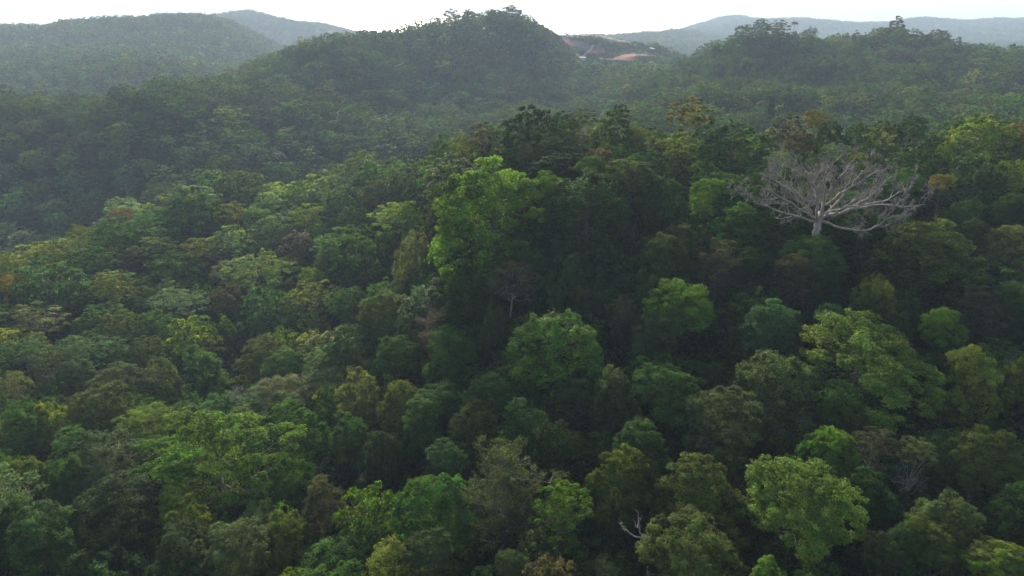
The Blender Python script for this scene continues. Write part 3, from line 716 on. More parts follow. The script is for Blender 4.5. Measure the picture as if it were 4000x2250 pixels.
# keep free: dead tree, snag, palm, houses (picture rectangles with distance)
KEEP = [(3255, 600, 720, 330, 132), (2500, 1985, 150, 190, 90), (3105, 78, 50, 45, 560), (3165, 105, 70, 30, 565), (3565, 118, 40, 20, 565), (3742, 165, 70, 22, 560), (1965, 1720, 400, 330, 96)]
KX = np.array([k[0] for k in KEEP]); KT = np.array([k[1] for k in KEEP]); KW = np.array([k[2] for k in KEEP]); KH = np.array([k[3] for k in KEEP]); KY = np.array([k[4] for k in KEEP])
OX = np.concatenate([HX, KX]); OT = np.concatenate([HT, KT]); OW = np.concatenate([HW, KW]); OH = np.concatenate([HH, KH]); OY = np.concatenate([HY, KY])

rng = np.random.default_rng(5)
def grid_points(y0, y1, s, margin=0.12):
    pts_ = []
    half = 0.79 + margin
    ys = np.arange(y0, y1, s)
    out = []
    for y in ys:
        w = y * half + 12
        xs = np.arange(-w, w, s)
        out.append(np.stack([xs + rng.uniform(-0.42, 0.42, len(xs)) * s, y + rng.uniform(-0.42, 0.42, len(xs)) * s], 1))
    return np.concatenate(out)
# horizon profile per direction, to leave out what nothing of shows
AZB = np.linspace(-0.95, 0.95, 500); RB = np.exp(np.linspace(math.log(30), math.log(6500), 420))
_X = np.sin(AZB)[:, None] * RB[None]; _Y = np.cos(AZB)[:, None] * RB[None]
_E = (canopy(_X, _Y) - 4 - CAM_Z) / RB[None]
_M = np.maximum.accumulate(_E, 1)
def visible(X, Y, z):
    az = np.arctan2(X, Y); r = np.hypot(X, Y)
    i = np.clip(np.round((az + 0.95) / 1.9 * 499).astype(int), 0, 499)
    j = np.clip(np.searchsorted(RB, r * 0.985) - 1, 0, 419)
    return (z - CAM_Z) / r > _M[i, j] - 0.004
PALK = list(PAL)
PALRGB = np.array([PAL[k][0] for k in PALK])
def pick_cols(X, Y, N):
    """colour and form odds by region"""
    cols = np.zeros(N, int)
    u = rng.random(N)
    left = X < -0.15 * Y + 10
    wl = {'vd': 2, 'dk': 13, 'md': 26, 'bl': 18, 'pb': 16, 'ol': 9, 'yg': 8, 'lm': 6, 'gg': 6, 'gb': 1, 'bn': 1, 'po': 3}
    wr = {'vd': 20, 'dk': 30, 'md': 18, 'ol': 12, 'gg': 8, 'gb': 3, 'bn': 2, 'bl': 4, 'br': 3, 'yg': 3, 'po': 1}
    wf = {'vd': 12, 'dk': 32, 'md': 24, 'ol': 14, 'gg': 8, 'gb': 2, 'bn': 1, 'bl': 8, 'yg': 3}
    for mask, w in ((left & (Y < 460), wl), (~left & (Y < 260), wr), ((left & (Y >= 460)) | (~left & (Y >= 260)), wf)):
        ks = [PALK.index(k) for k in w]; c = np.cumsum([w[k] for k in w]) / sum(w.values())
        cols[mask] = np.array(ks)[np.searchsorted(c, u[mask]).clip(0, len(ks) - 1)]
    return cols
def candidates(y0, y1, s, wlo, whi, check=True):
    P = grid_points(y0, y1, s)
    X, Y = P[:, 0], P[:, 1]
    zc = canopy(X, Y); cl = clearing(X, Y); sc = scrub(X, Y)
    zg = ground(X, Y)
    keep = (cl < 0.12) & (zc > 6)
    width = rng.uniform(wlo, whi, len(X)) * (1 - 0.5 * sc)
    lf = (X < -0.12 * Y) & (Y > 140) & (Y < 480)
    width = np.where(lf, width * 1.3, width); keep &= True
    ztop = zc + rng.normal(1.0, 2.2, len(X)) * (1 - 0.7 * sc) + (width - 9) * 0.25
    keep &= visible(X, Y, ztop + 2)
    px, py, d = project(X, Y, ztop)
    wp = width * FPX / d
    keep &= (px > -250 - wp) & (px < 4250 + wp) & (py < 2500)
    X, Y, zc, zg, ztop, width, px, py, d, wp = [a[keep] for a in (X, Y, zc, zg, ztop, width, px, py, d, wp)]
    if check:
        ok = np.ones(len(X), bool)
        hp = wp * 0.75
        for i in range(len(X)):
            # stands in a chosen tree?
            if np.any(np.hypot(X[i] - HGX, Y[i] - HY) < (HR + width[i] / 2) * 0.70): ok[i] = False; continue
            # hides a chosen tree behind it?
            beh = OY > Y[i] - 1
            dx = np.abs(px[i] - OX) < OW * 0.5 + wp[i] * 0.22
            dy = (py[i] < OT + OH * 0.72) & (py[i] + hp[i] > OT)
            if np.any(beh & dx & dy): ok[i] = False
        X, Y, zc, zg, ztop, width, px, py, d, wp = [a[ok] for a in (X, Y, zc, zg, ztop, width, px, py, d, wp)]
    return dict(X=X, Y=Y, zc=zc, zg=zg, ztop=ztop, width=width, px=px, py=py, d=d, wp=wp)
def thin(f, k):
    """let each crown have its own room: larger crowns first"""
    X, Y, Wd = f['X'], f['Y'], f['width']; cell = 12.0; grid = {}; keep = []
    for i in np.argsort(-Wd * rng.uniform(0.75, 1.25, len(Wd))):
        cx, cy = int(X[i] // cell), int(Y[i] // cell); ok = True
        for a in (-2, -1, 0, 1, 2):
            for b in (-2, -1, 0, 1, 2):
                for j in grid.get((cx + a, cy + b), ()):
                    if (X[i] - X[j]) ** 2 + (Y[i] - Y[j]) ** 2 < (k * (Wd[i] + Wd[j])) ** 2: ok = False; break
                if not ok: break
            if not ok: break
        if ok: grid.setdefault((cx, cy), []).append(i); keep.append(i)
    keep = np.array(sorted(keep)); return {q: v[keep] for q, v in f.items()}
FILL = [thin(candidates(46, 130, 4.6, 6, 13), 0.37), thin(candidates(130, 300, 5.2, 7, 16), 0.36), thin(candidates(300, 480, 5.6, 7.5, 17), 0.36), thin(candidates(480, 640, 6.4, 8, 19), 0.36), thin(candidates(640, 1150, 6.8, 8, 20, False), 0.36), candidates(1150, 2000, 10.5, 8, 18, False), candidates(2000, 3200, 14.0, 12, 22, False), candidates(3200, 5000, 19.0, 17, 27, False)]
ALL = {k: np.concatenate([f[k] for f in FILL]) for k in FILL[0]}
NALL = len(ALL['X'])
colr = pick_cols(ALL['X'], ALL['Y'], NALL)
formw = np.array([0.44, 0.14, 0.22, 0.05, 0.09, 0.06])
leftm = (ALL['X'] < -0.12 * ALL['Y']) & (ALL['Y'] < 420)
fl = np.searchsorted(np.cumsum([0.30, 0.08, 0.45, 0.04, 0.07, 0.06]), rng.random(NALL)).clip(0, 5)
fr = np.searchsorted(np.cumsum(formw), rng.random(NALL)).clip(0, 5)
formi = np.where(leftm, fl, fr)
inpic = (ALL['px'] > -40) & (ALL['px'] < 4040) & (ALL['py'] < 2200) & (ALL['py'] > -20)
order = np.argsort(-(ALL['wp'] * inpic))
N_IND = max(0, 296 - len(PLACED))
ind = order[:N_IND]
is_ind = np.zeros(NALL, bool); is_ind[ind] = True
for i in ind:
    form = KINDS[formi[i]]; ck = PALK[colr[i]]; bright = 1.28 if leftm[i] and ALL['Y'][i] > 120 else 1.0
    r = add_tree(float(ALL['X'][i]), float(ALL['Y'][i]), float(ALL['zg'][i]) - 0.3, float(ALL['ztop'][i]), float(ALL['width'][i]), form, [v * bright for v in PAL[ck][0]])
    r['category'] = 'tree'
    PLACED.append(dict(cx=float(ALL['px'][i]), top=float(ALL['py'][i]), w=float(ALL['wp'][i]), h=float(ALL['wp'][i]) * 0.8, form=form, col=ck, label=None, lm=None, obj=r, fill=True, Yd=float(ALL['Y'][i]), X=float(ALL['X'][i])))

# ------------------------------------------------------------------ the rest of the forest: one object per mass, instanced
def stuff(name, label, protos, X, Y, Z, pick, rot, scl, tint):
    """protos: list of meshes; points carry which, how big and what colour."""
    colc = bpy.data.collections.new(name + '_kinds')
    for i, me in enumerate(protos):
        colc.objects.link(bpy.data.objects.new('%s_%02d' % (name, i), me))
    me = bpy.data.meshes.new(name)
    nn = len(X)
    me.vertices.add(nn); me.vertices.foreach_set('co', np.stack([X, Y, Z], 1).astype(np.float32).ravel())
    a = me.attributes.new('pick', 'INT', 'POINT'); a.data.foreach_set('value', pick.astype(np.int32))
    a = me.attributes.new('rot', 'FLOAT_VECTOR', 'POINT'); a.data.foreach_set('vector', np.stack([rng.normal(0, 0.05, nn), rng.normal(0, 0.05, nn), rot], 1).astype(np.float32).ravel())
    a = me.attributes.new('scl', 'FLOAT_VECTOR', 'POINT'); a.data.foreach_set('vector', scl.astype(np.float32).ravel())
    a = me.attributes.new('tint', 'FLOAT_COLOR', 'POINT'); a.data.foreach_set('color', np.concatenate([tint, np.ones((nn, 1))], 1).astype(np.float32).ravel())
    o = link(name, me)
    o['kind'] = 'stuff'; o['label'] = label; o['category'] = 'forest'
    g = bpy.data.node_groups.new(name, 'GeometryNodeTree')
    g.interface.new_socket('Geometry', in_out='INPUT', socket_type='NodeSocketGeometry')
    g.interface.new_socket('Geometry', in_out='OUTPUT', socket_type='NodeSocketGeometry')
    gi = g.nodes.new('NodeGroupInput'); go = g.nodes.new('NodeGroupOutput')
    ip = g.nodes.new('GeometryNodeInstanceOnPoints')
    ci = g.nodes.new('GeometryNodeCollectionInfo'); ci.inputs['Collection'].default_value = colc
    ci.inputs['Separate Children'].default_value = True; ci.inputs['Reset Children'].default_value = True
    def attr(nm, ty):
        x = g.nodes.new('GeometryNodeInputNamedAttribute'); x.data_type = ty; x.inputs['Name'].default_value = nm
        return [s for s in x.outputs if s.enabled and s.name == 'Attribute'][0]
    L = g.links.new
    e2r = g.nodes.new('FunctionNodeEulerToRotation')
    L(gi.outputs[0], ip.inputs['Points']); L(ci.outputs[0], ip.inputs['Instance'])
    ip.inputs['Pick Instance'].default_value = True
    L(attr('pick', 'INT'), ip.inputs['Instance Index'])
    L(attr('rot', 'FLOAT_VECTOR'), e2r.inputs[0]); L(e2r.outputs[0], ip.inputs['Rotation'])
    L(attr('scl', 'FLOAT_VECTOR'), ip.inputs['Scale'])
    L(ip.outputs[0], go.inputs[0])
    md = o.modifiers.new('scatter', 'NODES'); md.node_group = g
    return o
P1, PD = [], []
def addp(lod, kind, seed, nl, ll, **kw):
    d = proto_one('%s_%s' % (lod, kind), kind, seed, nl, ll, **kw); P1.append(d['mesh']); PD.append(d); return len(P1) - 1
LODI = {0: {}, 1: {}, 2: {}, 3: {}}
for kind in KINDS:
    q = 0.6 if kind == 'S' else 1.0
    LODI[0][kind] = [addp('a', kind, 500 + i * 7 + ord(kind), int(20000 * q), 0.34, limbs=12, sides=5, sub=14) for i in range(2)]
    LODI[1][kind] = [addp('b', kind, 600 + i * 7 + ord(kind), int(5200 * q), 0.62, limbs=8, sides=4, sub=9) for i in range(3)]
    LODI[2][kind] = [addp('c', kind, 700 + i * 7 + ord(kind), int(1700 * q), 0.95, limbs=4, sides=3, sub=6, clumps=24) for i in range(3)]
    LODI[3][kind] = [addp('d', kind, 800 + i * 7 + ord(kind), int(420 * q), 1.9, limbs=2, sides=3, sub=4, clumps=14) for i in range(2)]
rest = ~is_ind
RX, RY = ALL['X'][rest], ALL['Y'][rest]
D = np.hypot(RX, RY)
lod = np.digitize(D, [170, 330, 800])
nr_ = len(RX)
pick = np.zeros(nr_, int)
fi = formi[rest]
for l in range(4):
    for k, kind in enumerate(KINDS):
        m = (lod == l) & (fi == k)
        opts = np.array(LODI[l][kind]); pick[m] = opts[rng.integers(0, len(opts), m.sum())]
PH = np.array([d['H'] for d in PD]); PR = np.array([d['R'] for d in PD])
sxy = ALL['width'][rest] / (2 * PR[pick]); szz = (ALL['ztop'][rest] - ALL['zg'][rest]) / PH[pick]
tint = PALRGB[colr[rest]] * rng.uniform(0.82, 1.2, (nr_, 1)) * (1 + rng.normal(0, 0.06, (nr_, 3)))
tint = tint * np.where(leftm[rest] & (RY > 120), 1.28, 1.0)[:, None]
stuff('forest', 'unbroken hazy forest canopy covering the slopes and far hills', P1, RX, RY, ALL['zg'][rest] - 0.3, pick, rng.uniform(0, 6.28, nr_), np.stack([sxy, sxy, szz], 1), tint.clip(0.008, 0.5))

# undergrowth that fills the gaps between the nearer trunks
PB = [proto_one('u', 'B', 900 + i, 2600, 0.5, limbs=5, sides=4, sub=10) for i in range(4)] + [proto_one('v', 'V', 950 + i, 4200, 0.55, limbs=5, sides=4, sub=9) for i in range(2)]
brng0 = np.random.default_rng(77)
U = [grid_points(40, 150, 4.6), grid_points(150, 330, 6.5), grid_points(330, 520, 8.5), grid_points(520, 1150, 9.5)]
_sp = grid_points(440, 900, 4.4); U.append(_sp[scrub(_sp[:, 0], _sp[:, 1]) > 0.22])
for h_ in CLH:
    a_ = brng0.uniform(0, 6.28, 26); q_ = brng0.uniform(5.5, 12.0, 26); U.append(np.stack([h_[0] + np.cos(a_) * q_ * 1.2, h_[1] + np.sin(a_) * q_], 1))
_mp = np.stack([CL1[0] + brng0.normal(0, 60, 40), CL1[1] + brng0.normal(0, 55, 40)], 1); MEAD = len(_mp); U.append(_mp)
UP = np.concatenate(U); UX, UY = UP[:, 0], UP[:, 1]
uz = ground(UX, UY); nearh = np.zeros(len(UX), bool)
for h_ in CLH: nearh |= np.hypot((UX - h_[0]) / 1.2, UY - h_[1]) < 13
mead = np.zeros(len(UX), bool); mead[-MEAD:] = True
k = visible(UX, UY, uz + 14) & ((clearing(UX, UY) < 0.1) | nearh | mead)
for h_ in CLH: k &= ~((np.abs(UX - h_[0]) < 7.5) & (np.abs(UY - h_[1]) < 5.2))
UX, UY, uz = UX[k], UY[k], uz[k]
nu = len(UX)
up_ = np.where(rng.random(nu) < 0.78, rng.integers(0, 4, nu), 4 + rng.integers(0, 2, nu))
usc = rng.uniform(0.75, 1.25, nu) * np.where(nearh[k], 0.55, 1.0) * np.where(mead[k], brng0.uniform(0.10, 0.30, nu), 1.0) * np.where(up_ >= 4, 0.55, 1.15) * (1 - 0.4 * scrub(UX, UY))
uc = rng.choice([PALK.index(c) for c in ('vd', 'dk', 'dk', 'md', 'ol', 'gg')], nu)
stuff('undergrowth', 'dark undergrowth filling the gaps between the nearer trees', [p['mesh'] for p in PB], UX, UY, uz - 0.2, up_, rng.uniform(0, 6.28, nu),
      np.stack([usc, usc, usc * rng.uniform(0.9, 1.3, nu)], 1), PALRGB[uc] * rng.uniform(0.8, 1.15, (nu, 1)))

# ------------------------------------------------------------------ bare trees: every limb a part, its twigs a sub-part
brng = np.random.default_rng(21)
def grow(p, d, L, r, level, segs, wig, upb, out):
    """one wandering branch; returns its points, appends (level, points, radii)"""
    P = [np.array(p, float)]; d = unit(np.array(d, float)); step = L / segs
    for _ in range(segs):
        d = unit(d + brng.normal(0, wig, 3) + np.array([0, 0, upb]))
        P.append(P[-1] + d * step)
    P = np.array(P); R = r * (1 - 0.8 * np.linspace(0, 1, segs + 1))
    out.append((level, P, R)); return P, R, d
def branch_off(P, R, cnt, f0, Lf, level, maxl, out, spread_a=0.95, upb=0.05, rk=0.5):
    tot = np.linalg.norm(np.diff(P, axis=0), axis=1).sum()
    for k_ in range(cnt):
        f = f0 + (1 - f0) * (k_ + brng.uniform(0.1, 0.9)) / cnt
        x = f * (len(P) - 1); i = min(int(x), len(P) - 2); q = P[i] + (P[i + 1] - P[i]) * (x - i)
        ax = unit(P[i + 1] - P[i]); rad = float(np.interp(x, np.arange(len(R)), R))
        side = unit(np.cross(ax, unit(brng.normal(size=3))))
        dd = unit(ax * brng.uniform(0.35, 0.9) + side * spread_a + np.array([0, 0, upb * 3]))
        L = tot * Lf * brng.uniform(0.6, 1.25) * (1.15 - 0.5 * f)
        r_ = max(rad * rk, 0.022)
        P2, R2, _ = grow(q, dd, L, r_, level, 5 if level < 3 else 3, 0.22, upb, out)
        if level < maxl: branch_off(P2, R2, 5 if level == 1 else 4, 0.25, 0.5 if level == 1 else 0.55, level + 1, maxl, out, spread_a, upb, rk)
def smooth_path(pts_, m=14):
    P = np.array(pts_, float); t0 = np.linspace(0, 1, len(P)); t1 = np.linspace(0, 1, m)
    Q = np.stack([np.interp(t1, t0, P[:, i]) for i in range(3)], 1)
    for _ in range(2): Q[1:-1] = Q[1:-1] * 0.5 + (Q[:-2] + Q[2:]) * 0.25
    return Q + np.concatenate([[np.zeros(3)], brng.normal(0, 0.16, (m - 2, 3)), [np.zeros(3)]])
def bare_giant():
    X0, Y0 = hit(3195, 945, canopy); Y0 = min(max(Y0, 124), 142)
    w = lambda px, py, dy: np.array([float(v) for v in at(px, py, Y0 + dy)])
    base = w(3197, 960, 0); zg = float(ground_at(base[0], Y0))
    root = bpy.data.objects.new('bare_tree', None); S.collection.objects.link(root); root.location = (base[0], Y0, zg)
    o0 = np.array([base[0], Y0, zg])
    fork = w(3192, 868, 0)
    trunk = smooth_path([o0, (o0 + base) / 2 + [0.2, 0, 0], base, w(3186, 905, 0), fork, w(3215, 815, 0.5)], 16)
    rt = np.interp(np.linspace(0, 1, 16), [0, 0.5, 0.8, 1], [1.1, 0.75, 0.68, 0.38]); rt[0] *= 1.5
    V, F = tubes([(trunk - o0, rt)], 10)
    link('trunk', mesh_np('trunk', V, F, [M_PALE], smooth=True), root)
    limbs = [
        [fork, w(3120, 845, -1), w(3040, 822, -2), w(2960, 795, -3), w(2904, 752, -3)],
        [fork, w(3232, 790, 1), w(3155, 700, 2), w(3097, 655, 3), w(3040, 640, 3)],
        [fork, w(3225, 780, -2), w(3215, 700, -3), w(3260, 640, -3), w(3290, 605, -4)],
        [fork, w(3270, 800, 3), w(3320, 715, 4), w(3370, 670, 5), w(3405, 650, 5)],
        [w(3205, 850, 0), w(3300, 825, -1), w(3390, 798, -1), w(3480, 800, -2), w(3560, 812, -2), w(3612, 798, -2)],
        [w(3205, 862, 0), w(3285, 885, -3), w(3356, 908, -5), w(3417, 896, -6), w(3450, 848, -6), w(3512, 842, -7)],
        [w(3215, 835, 0), w(3330, 800, 3), w(3430, 805, 5), w(3505, 752, 6), w(3568, 725, 6)],
        [fork, w(3140, 800, 3), w(3069, 727, 5), w(2981, 683, 6)],
        [fork, w(3150, 830, -4), w(3080, 790, -7), w(3010, 745, -9), w(2960, 722, -10)],
        [w(3205, 850, 0), w(3270, 830, -5), w(3330, 790, -8), w(3400, 740, -10)],
        [fork, w(3200, 800, 5), w(3170, 740, 8), w(3190, 680, 10), w(3230, 650, 11)],
        [fork, w(3195, 770, -4), w(3165, 700, -5), w(3128, 635, -6)],
        [fork, w(3230, 760, 2), w(3285, 680, 2), w(3345, 612, 3)],
        [w(3225, 800, 0), w(3320, 740, -4), w(3400, 680, -6), w(3470, 652, -6)],
        [fork, w(3130, 770, -3), w(3050, 690, -4), w(3010, 660, -5)],
        [w(3205, 850, 0), w(3290, 840, 5), w(3380, 780, 8), w(3440, 730, 10), w(3480, 690, 11)],
    ]
    for L_ in limbs:
        P = smooth_path(L_, 14); R = np.interp(np.linspace(0, 1, 14), [0, 0.3, 1], [0.29, 0.19, 0.045])
        out = [(0, P, R)]
        branch_off(P, R, 10, 0.18, 0.25, 1, 4, out, 0.9, 0.09, 0.5)
        big = [(p - o0, r_) for l, p, r_ in out if l <= 1]; tw = [(p - o0, np.maximum(r_, 0.028)) for l, p, r_ in out if l >= 2]
        V, F = tubes(big, 6); lo = link('limb', mesh_np('limb', V, F, [M_PALE], smooth=True), root)
        V, F = tubes(tw, 3); link('twigs', mesh_np('twigs', V, F, [M_TWIG]), lo)
    root['label'] = 'huge leafless grey tree with wide spreading limbs, right of centre'; root['category'] = 'bare tree'
bare_giant()
def bare_tree(cx, top, w_, h_, label, bark, leaf=None, nleaf=0, dy=0.0, stems=1, name='leafless_tree', wide=0.9, levels=4):
    X, Y = hit(cx, top + h_ * 0.6, canopy); Y += dy; X = float(slopes(cx, top)[0]) * Y
    zg = float(ground_at(X, Y)); ztop = CAM_Z + float(slopes(cx, top)[1]) * Y
    d = Y * CP + (CAM_Z - ztop) * SP; W2 = w_ * d / FPX; ht = max(ztop - zg, 7.0)
    root = bpy.data.objects.new(name, None); S.collection.objects.link(root); root.location = (X, Y, zg)
    ch = h_ * d / FPX / math.cos(PITCH) ; fz = max(ht - ch * 1.15, ht * 0.35)
    trunkp, twigs, tips = [], [], []
    for s_ in range(stems):
        a = 2 * math.pi * s_ / stems + 0.5; off = np.array([math.cos(a), math.sin(a), 0]) * (0.5 if stems > 1 else 0)
        P = smooth_path([off, off * 2.2 + [0, 0, fz * 0.6], off * (3.0 if stems > 1 else 0) + [0, 0, fz], off * (4.5 if stems > 1 else 0.1) + [0, 0, ht * 0.86]], 10)
        R = np.interp(np.linspace(0, 1, 10), [0, 0.6, 1], [0.30, 0.17, 0.05])
        out = [(0, P, R)]
        branch_off(P, R, 11, 0.5, W2 * 0.62 / max(ht, 1), 1, levels, out, wide, 0.07, 0.62)
        trunkp += [(p, r_) for l, p, r_ in out if l <= 1]; tw = [(p, np.maximum(r_, 0.03)) for l, p, r_ in out if l >= 2]; twigs += tw
        tips += [p for l, p, r_ in out if l >= 3]
    allp = np.concatenate([p for p, _ in trunkp + twigs]); sc_x = (W2 / 2) / np.percentile(np.abs(allp[:, :2]), 98.5); sc_z = ht / allp[:, 2].max()
    k3 = np.array([sc_x, sc_x, sc_z])
    V, F = tubes(trunkp, 6); link('trunk', mesh_np('trunk', V * k3, F, [bark], smooth=True), root)
    V, F = tubes(twigs, 3); link('twigs', mesh_np('twigs', V * k3, F, [bark]), root)
    if leaf:
        TP = np.concatenate(tips); q = TP[brng.integers(0, len(TP), nleaf)] * k3 + brng.normal(0, 0.22, (nleaf, 3))
        V, F = leaves(q, brng.normal(0, 0.7, (nleaf, 3)) + np.array([0, 0, 1]), 0.26, 0.15, brng)
        c = link('crown', mesh_np('crown', V, F, [M_LEAF], attrs={'var': np.clip(brng.normal(0.45, 0.18, nleaf), 0, 1), 'hue': np.clip(brng.normal(0.5, 0.15, nleaf), 0, 1)}), root)
        c['tint'] = [*PAL[leaf][0], 1.0]
    root['label'] = label; root['category'] = 'bare tree'
    return root
bare_tree(1965, 1720, 400, 330, 'feathery olive-brown tree on several leaning trunks, bottom centre', M_BARK, 'ol', 16000, stems=3, name='feathery_tree')
bare_tree(930, 1490, 165, 190, 'small leafless grey tree in the dark gap behind the pointed dome tree', M_PALE)
bare_tree(1665, 1200, 170, 140, 'twiggy brown leafless tree below the pale vine-draped tree', bark_material('brown_twigs', (0.10, 0.065, 0.048), (0.2, 0.14, 0.11)), 'bn', 2500)
bare_tree(2290, 1010 + 260, 10, 10, '', M_PALE) if False else None
bare_tree(3330, 1270, 190, 70, 'brown twiggy crown rising behind the big lime crown', M_BARK, 'tn', 5000, dy=3)
def snag():
    e = next(x for x in T if x['lm'] == 'the olive tree behind the white snag')
    Y0 = e['Yd'] - e['width'] * 0.5 - 3.2
    w = lambda px, py, dy=0.0: np.array([float(v) for v in at(px, py, Y0 + dy)])
    b0 = w(2531, 2168); zg = float(ground_at(b0[0] + 0.8, Y0)); o0 = np.array([b0[0] + 0.8, Y0, zg])
    root = bpy.data.objects.new('dead_snag', None); S.collection.objects.link(root); root.location = o0
    st = smooth_path([o0, (o0 * 0.6 + b0 * 0.4), b0, w(2516, 2120), w(2505, 2090), w(2495, 2055), w(2478, 1988)], 18)
    V, F = tubes([(st - o0, np.interp(np.linspace(0, 1, 18), [0, 0.6, 1], [0.26, 0.15, 0.03]))], 8)
    link('trunk', mesh_np('trunk', V, F, [M_WHITE], smooth=True), root)
    for L_, r0 in (([w(2510, 2105), w(2485, 2088), w(2450, 2078), w(2432, 2062), w(2418, 2042)], 0.12), ([w(2497, 2060), w(2488, 2040), w(2470, 2030)], 0.06),
                   ([w(2455, 2080), w(2440, 2075), w(2428, 2050), w(2422, 2035)], 0.05), ([w(2531, 2168), w(2545, 2150), w(2550, 2130)], 0.06), ([w(2490, 2040), w(2500, 2025), w(2504, 2010)], 0.04)):
        P = smooth_path(L_, 8) ; V, F = tubes([(P - o0, np.linspace(r0, 0.02, 8))], 6)
        link('branch', mesh_np('branch', V, F, [M_WHITE], smooth=True), root)
    root['label'] = 'white dead snag with forked branches in front of an olive tree, bottom edge'; root['category'] = 'dead tree'
snag()

# ------------------------------------------------------------------ palm on the right hill
def palm():
    X, Y, z = spot(3105, 90, 428)
    zt = z; zg = float(ground_at(X, Y)); root = bpy.data.objects.new('palm_tree', None); S.collection.objects.link(root); root.location = (X, Y, zg)
    H = zt - zg
    P = np.stack([np.linspace(-0.6, 0, 9) ** 3 * -1 + 0 * np.arange(9), np.zeros(9), np.linspace(0, H, 9)], 1); P[:, 0] -= P[-1, 0]
    V, F = tubes([(P, np.linspace(0.28, 0.17, 9))], 7); link('trunk', mesh_np('trunk', V, F, [M_BARK], smooth=True), root)
    # one frond: arching rib with drooping leaflets
    t_ = np.linspace(0, 1, 26); rib = np.stack([t_ * 4.0, 0 * t_, 1.5 * t_ - 3.0 * t_ ** 2], 1)
    V, F = [], []
    for i in range(1, 26):
        for sgn in (-1, 1):
            L_ = 1.1 * math.sin(math.pi * min(1, 0.12 + 0.85 * t_[i])) + 0.15; p = rib[i]; q = p + np.array([0.35 * L_, sgn * L_ * 0.8, -0.45 * L_]); b = len(V)
            V += [p + [-0.09, 0, 0], p + [0.09, 0, 0], q + [0.04, 0, 0], q + [-0.04, 0, 0]]; F.append((b, b + 1, b + 2, b + 3))
    TV, TF = tubes([(rib, np.linspace(0.06, 0.015, 26))], 3); nb = len(V)
    V = np.concatenate([np.array(V), TV]); F = np.concatenate([np.array(F), TF + nb])
    fm = mesh_np('frond', V, F, [M_LEAF], attrs={'var': np.full(len(F), 0.45), 'hue': np.full(len(F), 0.5)})
    for i in range(15):
        f = link('frond', fm, root); f.location = (0, 0, H); f.rotation_euler = (0, brng.uniform(-0.7, 0.35), i * 2.4); f['tint'] = [*PAL['gg'][0], 1.0]
    root['label'] = 'single palm on the skyline of the right hill beside a house'; root['category'] = 'palm tree'
palm()

# ------------------------------------------------------------------ bare earth on the shoulder of the middle hill
def z2(X, Y): return 2100 + X * 0.27174, 80 + Y * 0.27174      # the enlarged view these outlines were read from
def hit_sheet(px, py):
    sx, sz = slopes(px, py); Ys = np.linspace(880, 1330, 500)
    g = CAM_Z + sz * Ys - ground_at(sx * Ys, Ys); i = np.where(g <= 0)[0]
    i = int(i[0]) if len(i) else int(np.argmin(g)); return float(sx * Ys[i]), float(Ys[i])
def inside(p, poly):
    c = False; j = len(poly) - 1
    for i in range(len(poly)):
        if (poly[i][1] > p[1]) != (poly[j][1] > p[1]) and p[0] < (poly[j][0] - poly[i][0]) * (p[1] - poly[i][1]) / (poly[j][1] - poly[i][1]) + poly[i][0]: c = not c
        j = i
    return c
OUTL = []
def drape(name, outline, mat, lift, label, step=2.0):
    """ground cover inside a picture outline, carried over to the hillside it lies on"""
    W_ = [hit_sheet(*z2(*p)) for p in outline]
    OUTL.append((name, W_))
    xs = [p[0] for p in W_]; ys = [p[1] for p in W_]
    gx = np.arange(min(xs), max(xs) + step, step); gy = np.arange(min(ys), max(ys) + step, step)
    idx, V, F = {}, [], []
    def vid(i, j):
        if (i, j) not in idx:
            idx[(i, j)] = len(V); x = gx[i] + brng.uniform(-0.3, 0.3) * step; y = gy[j] + brng.uniform(-0.3, 0.3) * step; V.append((x, y, float(ground_at(x, y)) + lift))
        return idx[(i, j)]
    for i in range(len(gx) - 1):
        for j in range(len(gy) - 1):
            if inside((gx[i] + step / 2, gy[j] + step / 2), W_): F.append((vid(i, j), vid(i + 1, j), vid(i + 1, j + 1), vid(i, j + 1)))
    if not F: print('EMPTY', name, W_[:3]); return
    o = link(name, mesh_np(name, V, F, [mat], smooth=True)); o['kind'] = 'structure'; o['label'] = label
def strip(pl, w_):
    L_, R_ = [], []
    for i, (x, y) in enumerate(pl):
        a = pl[max(0, i - 1)]; b = pl[min(len(pl) - 1, i + 1)]; dx, dy = b[0] - a[0], b[1] - a[1]; l = math.hypot(dx, dy)
        L_.append((x - dy / l * w_, y + dx / l * w_)); R_.append((x + dy / l * w_, y - dx / l * w_))
    return L_ + R_[::-1]
drape('meadow', [(380, 255), (690, 262), (760, 300), (1000, 340), (1250, 405), (1500, 455), (1880, 485), (1850, 560), (1500, 600), (1200, 610), (880, 570), (600, 555), (300, 550), (60, 570), (230, 420), (330, 380)], M_GRASS, 0.15, 'green grassy slope around the red earth cuttings', 3.0)
drape('red_earth', [(400, 270), (490, 278), (570, 385), (480, 372), (420, 345), (290, 412), (280, 388), (390, 350)], M_RED, 0.45, 'red earth cutting left of the dark sheeting on the middle hill')
drape('red_earth', [(930, 395), (965, 410), (985, 475), (740, 487), (730, 460), (800, 425), (900, 428)], M_RED, 0.45, 'red earth bank below the smaller dark sheeting')
drape('red_earth', [(1090, 545), (1250, 480), (1400, 488), (1460, 510), (1400, 540), (1420, 568), (1250, 582), (1100, 572)], M_RED, 0.45, 'red earth terrace on the right of the clearing')
drape('red_earth', [(60, 565), (120, 510), (240, 505), (245, 555)], M_RED, 0.45, 'red earth patch beside the long white-roofed shed')
drape('ground_sheeting', [(500, 290), (640, 300), (740, 345), (775, 375), (740, 412), (650, 422), (570, 385)], M_TARP, 0.65, 'larger dark sheeting spread on the red slope')
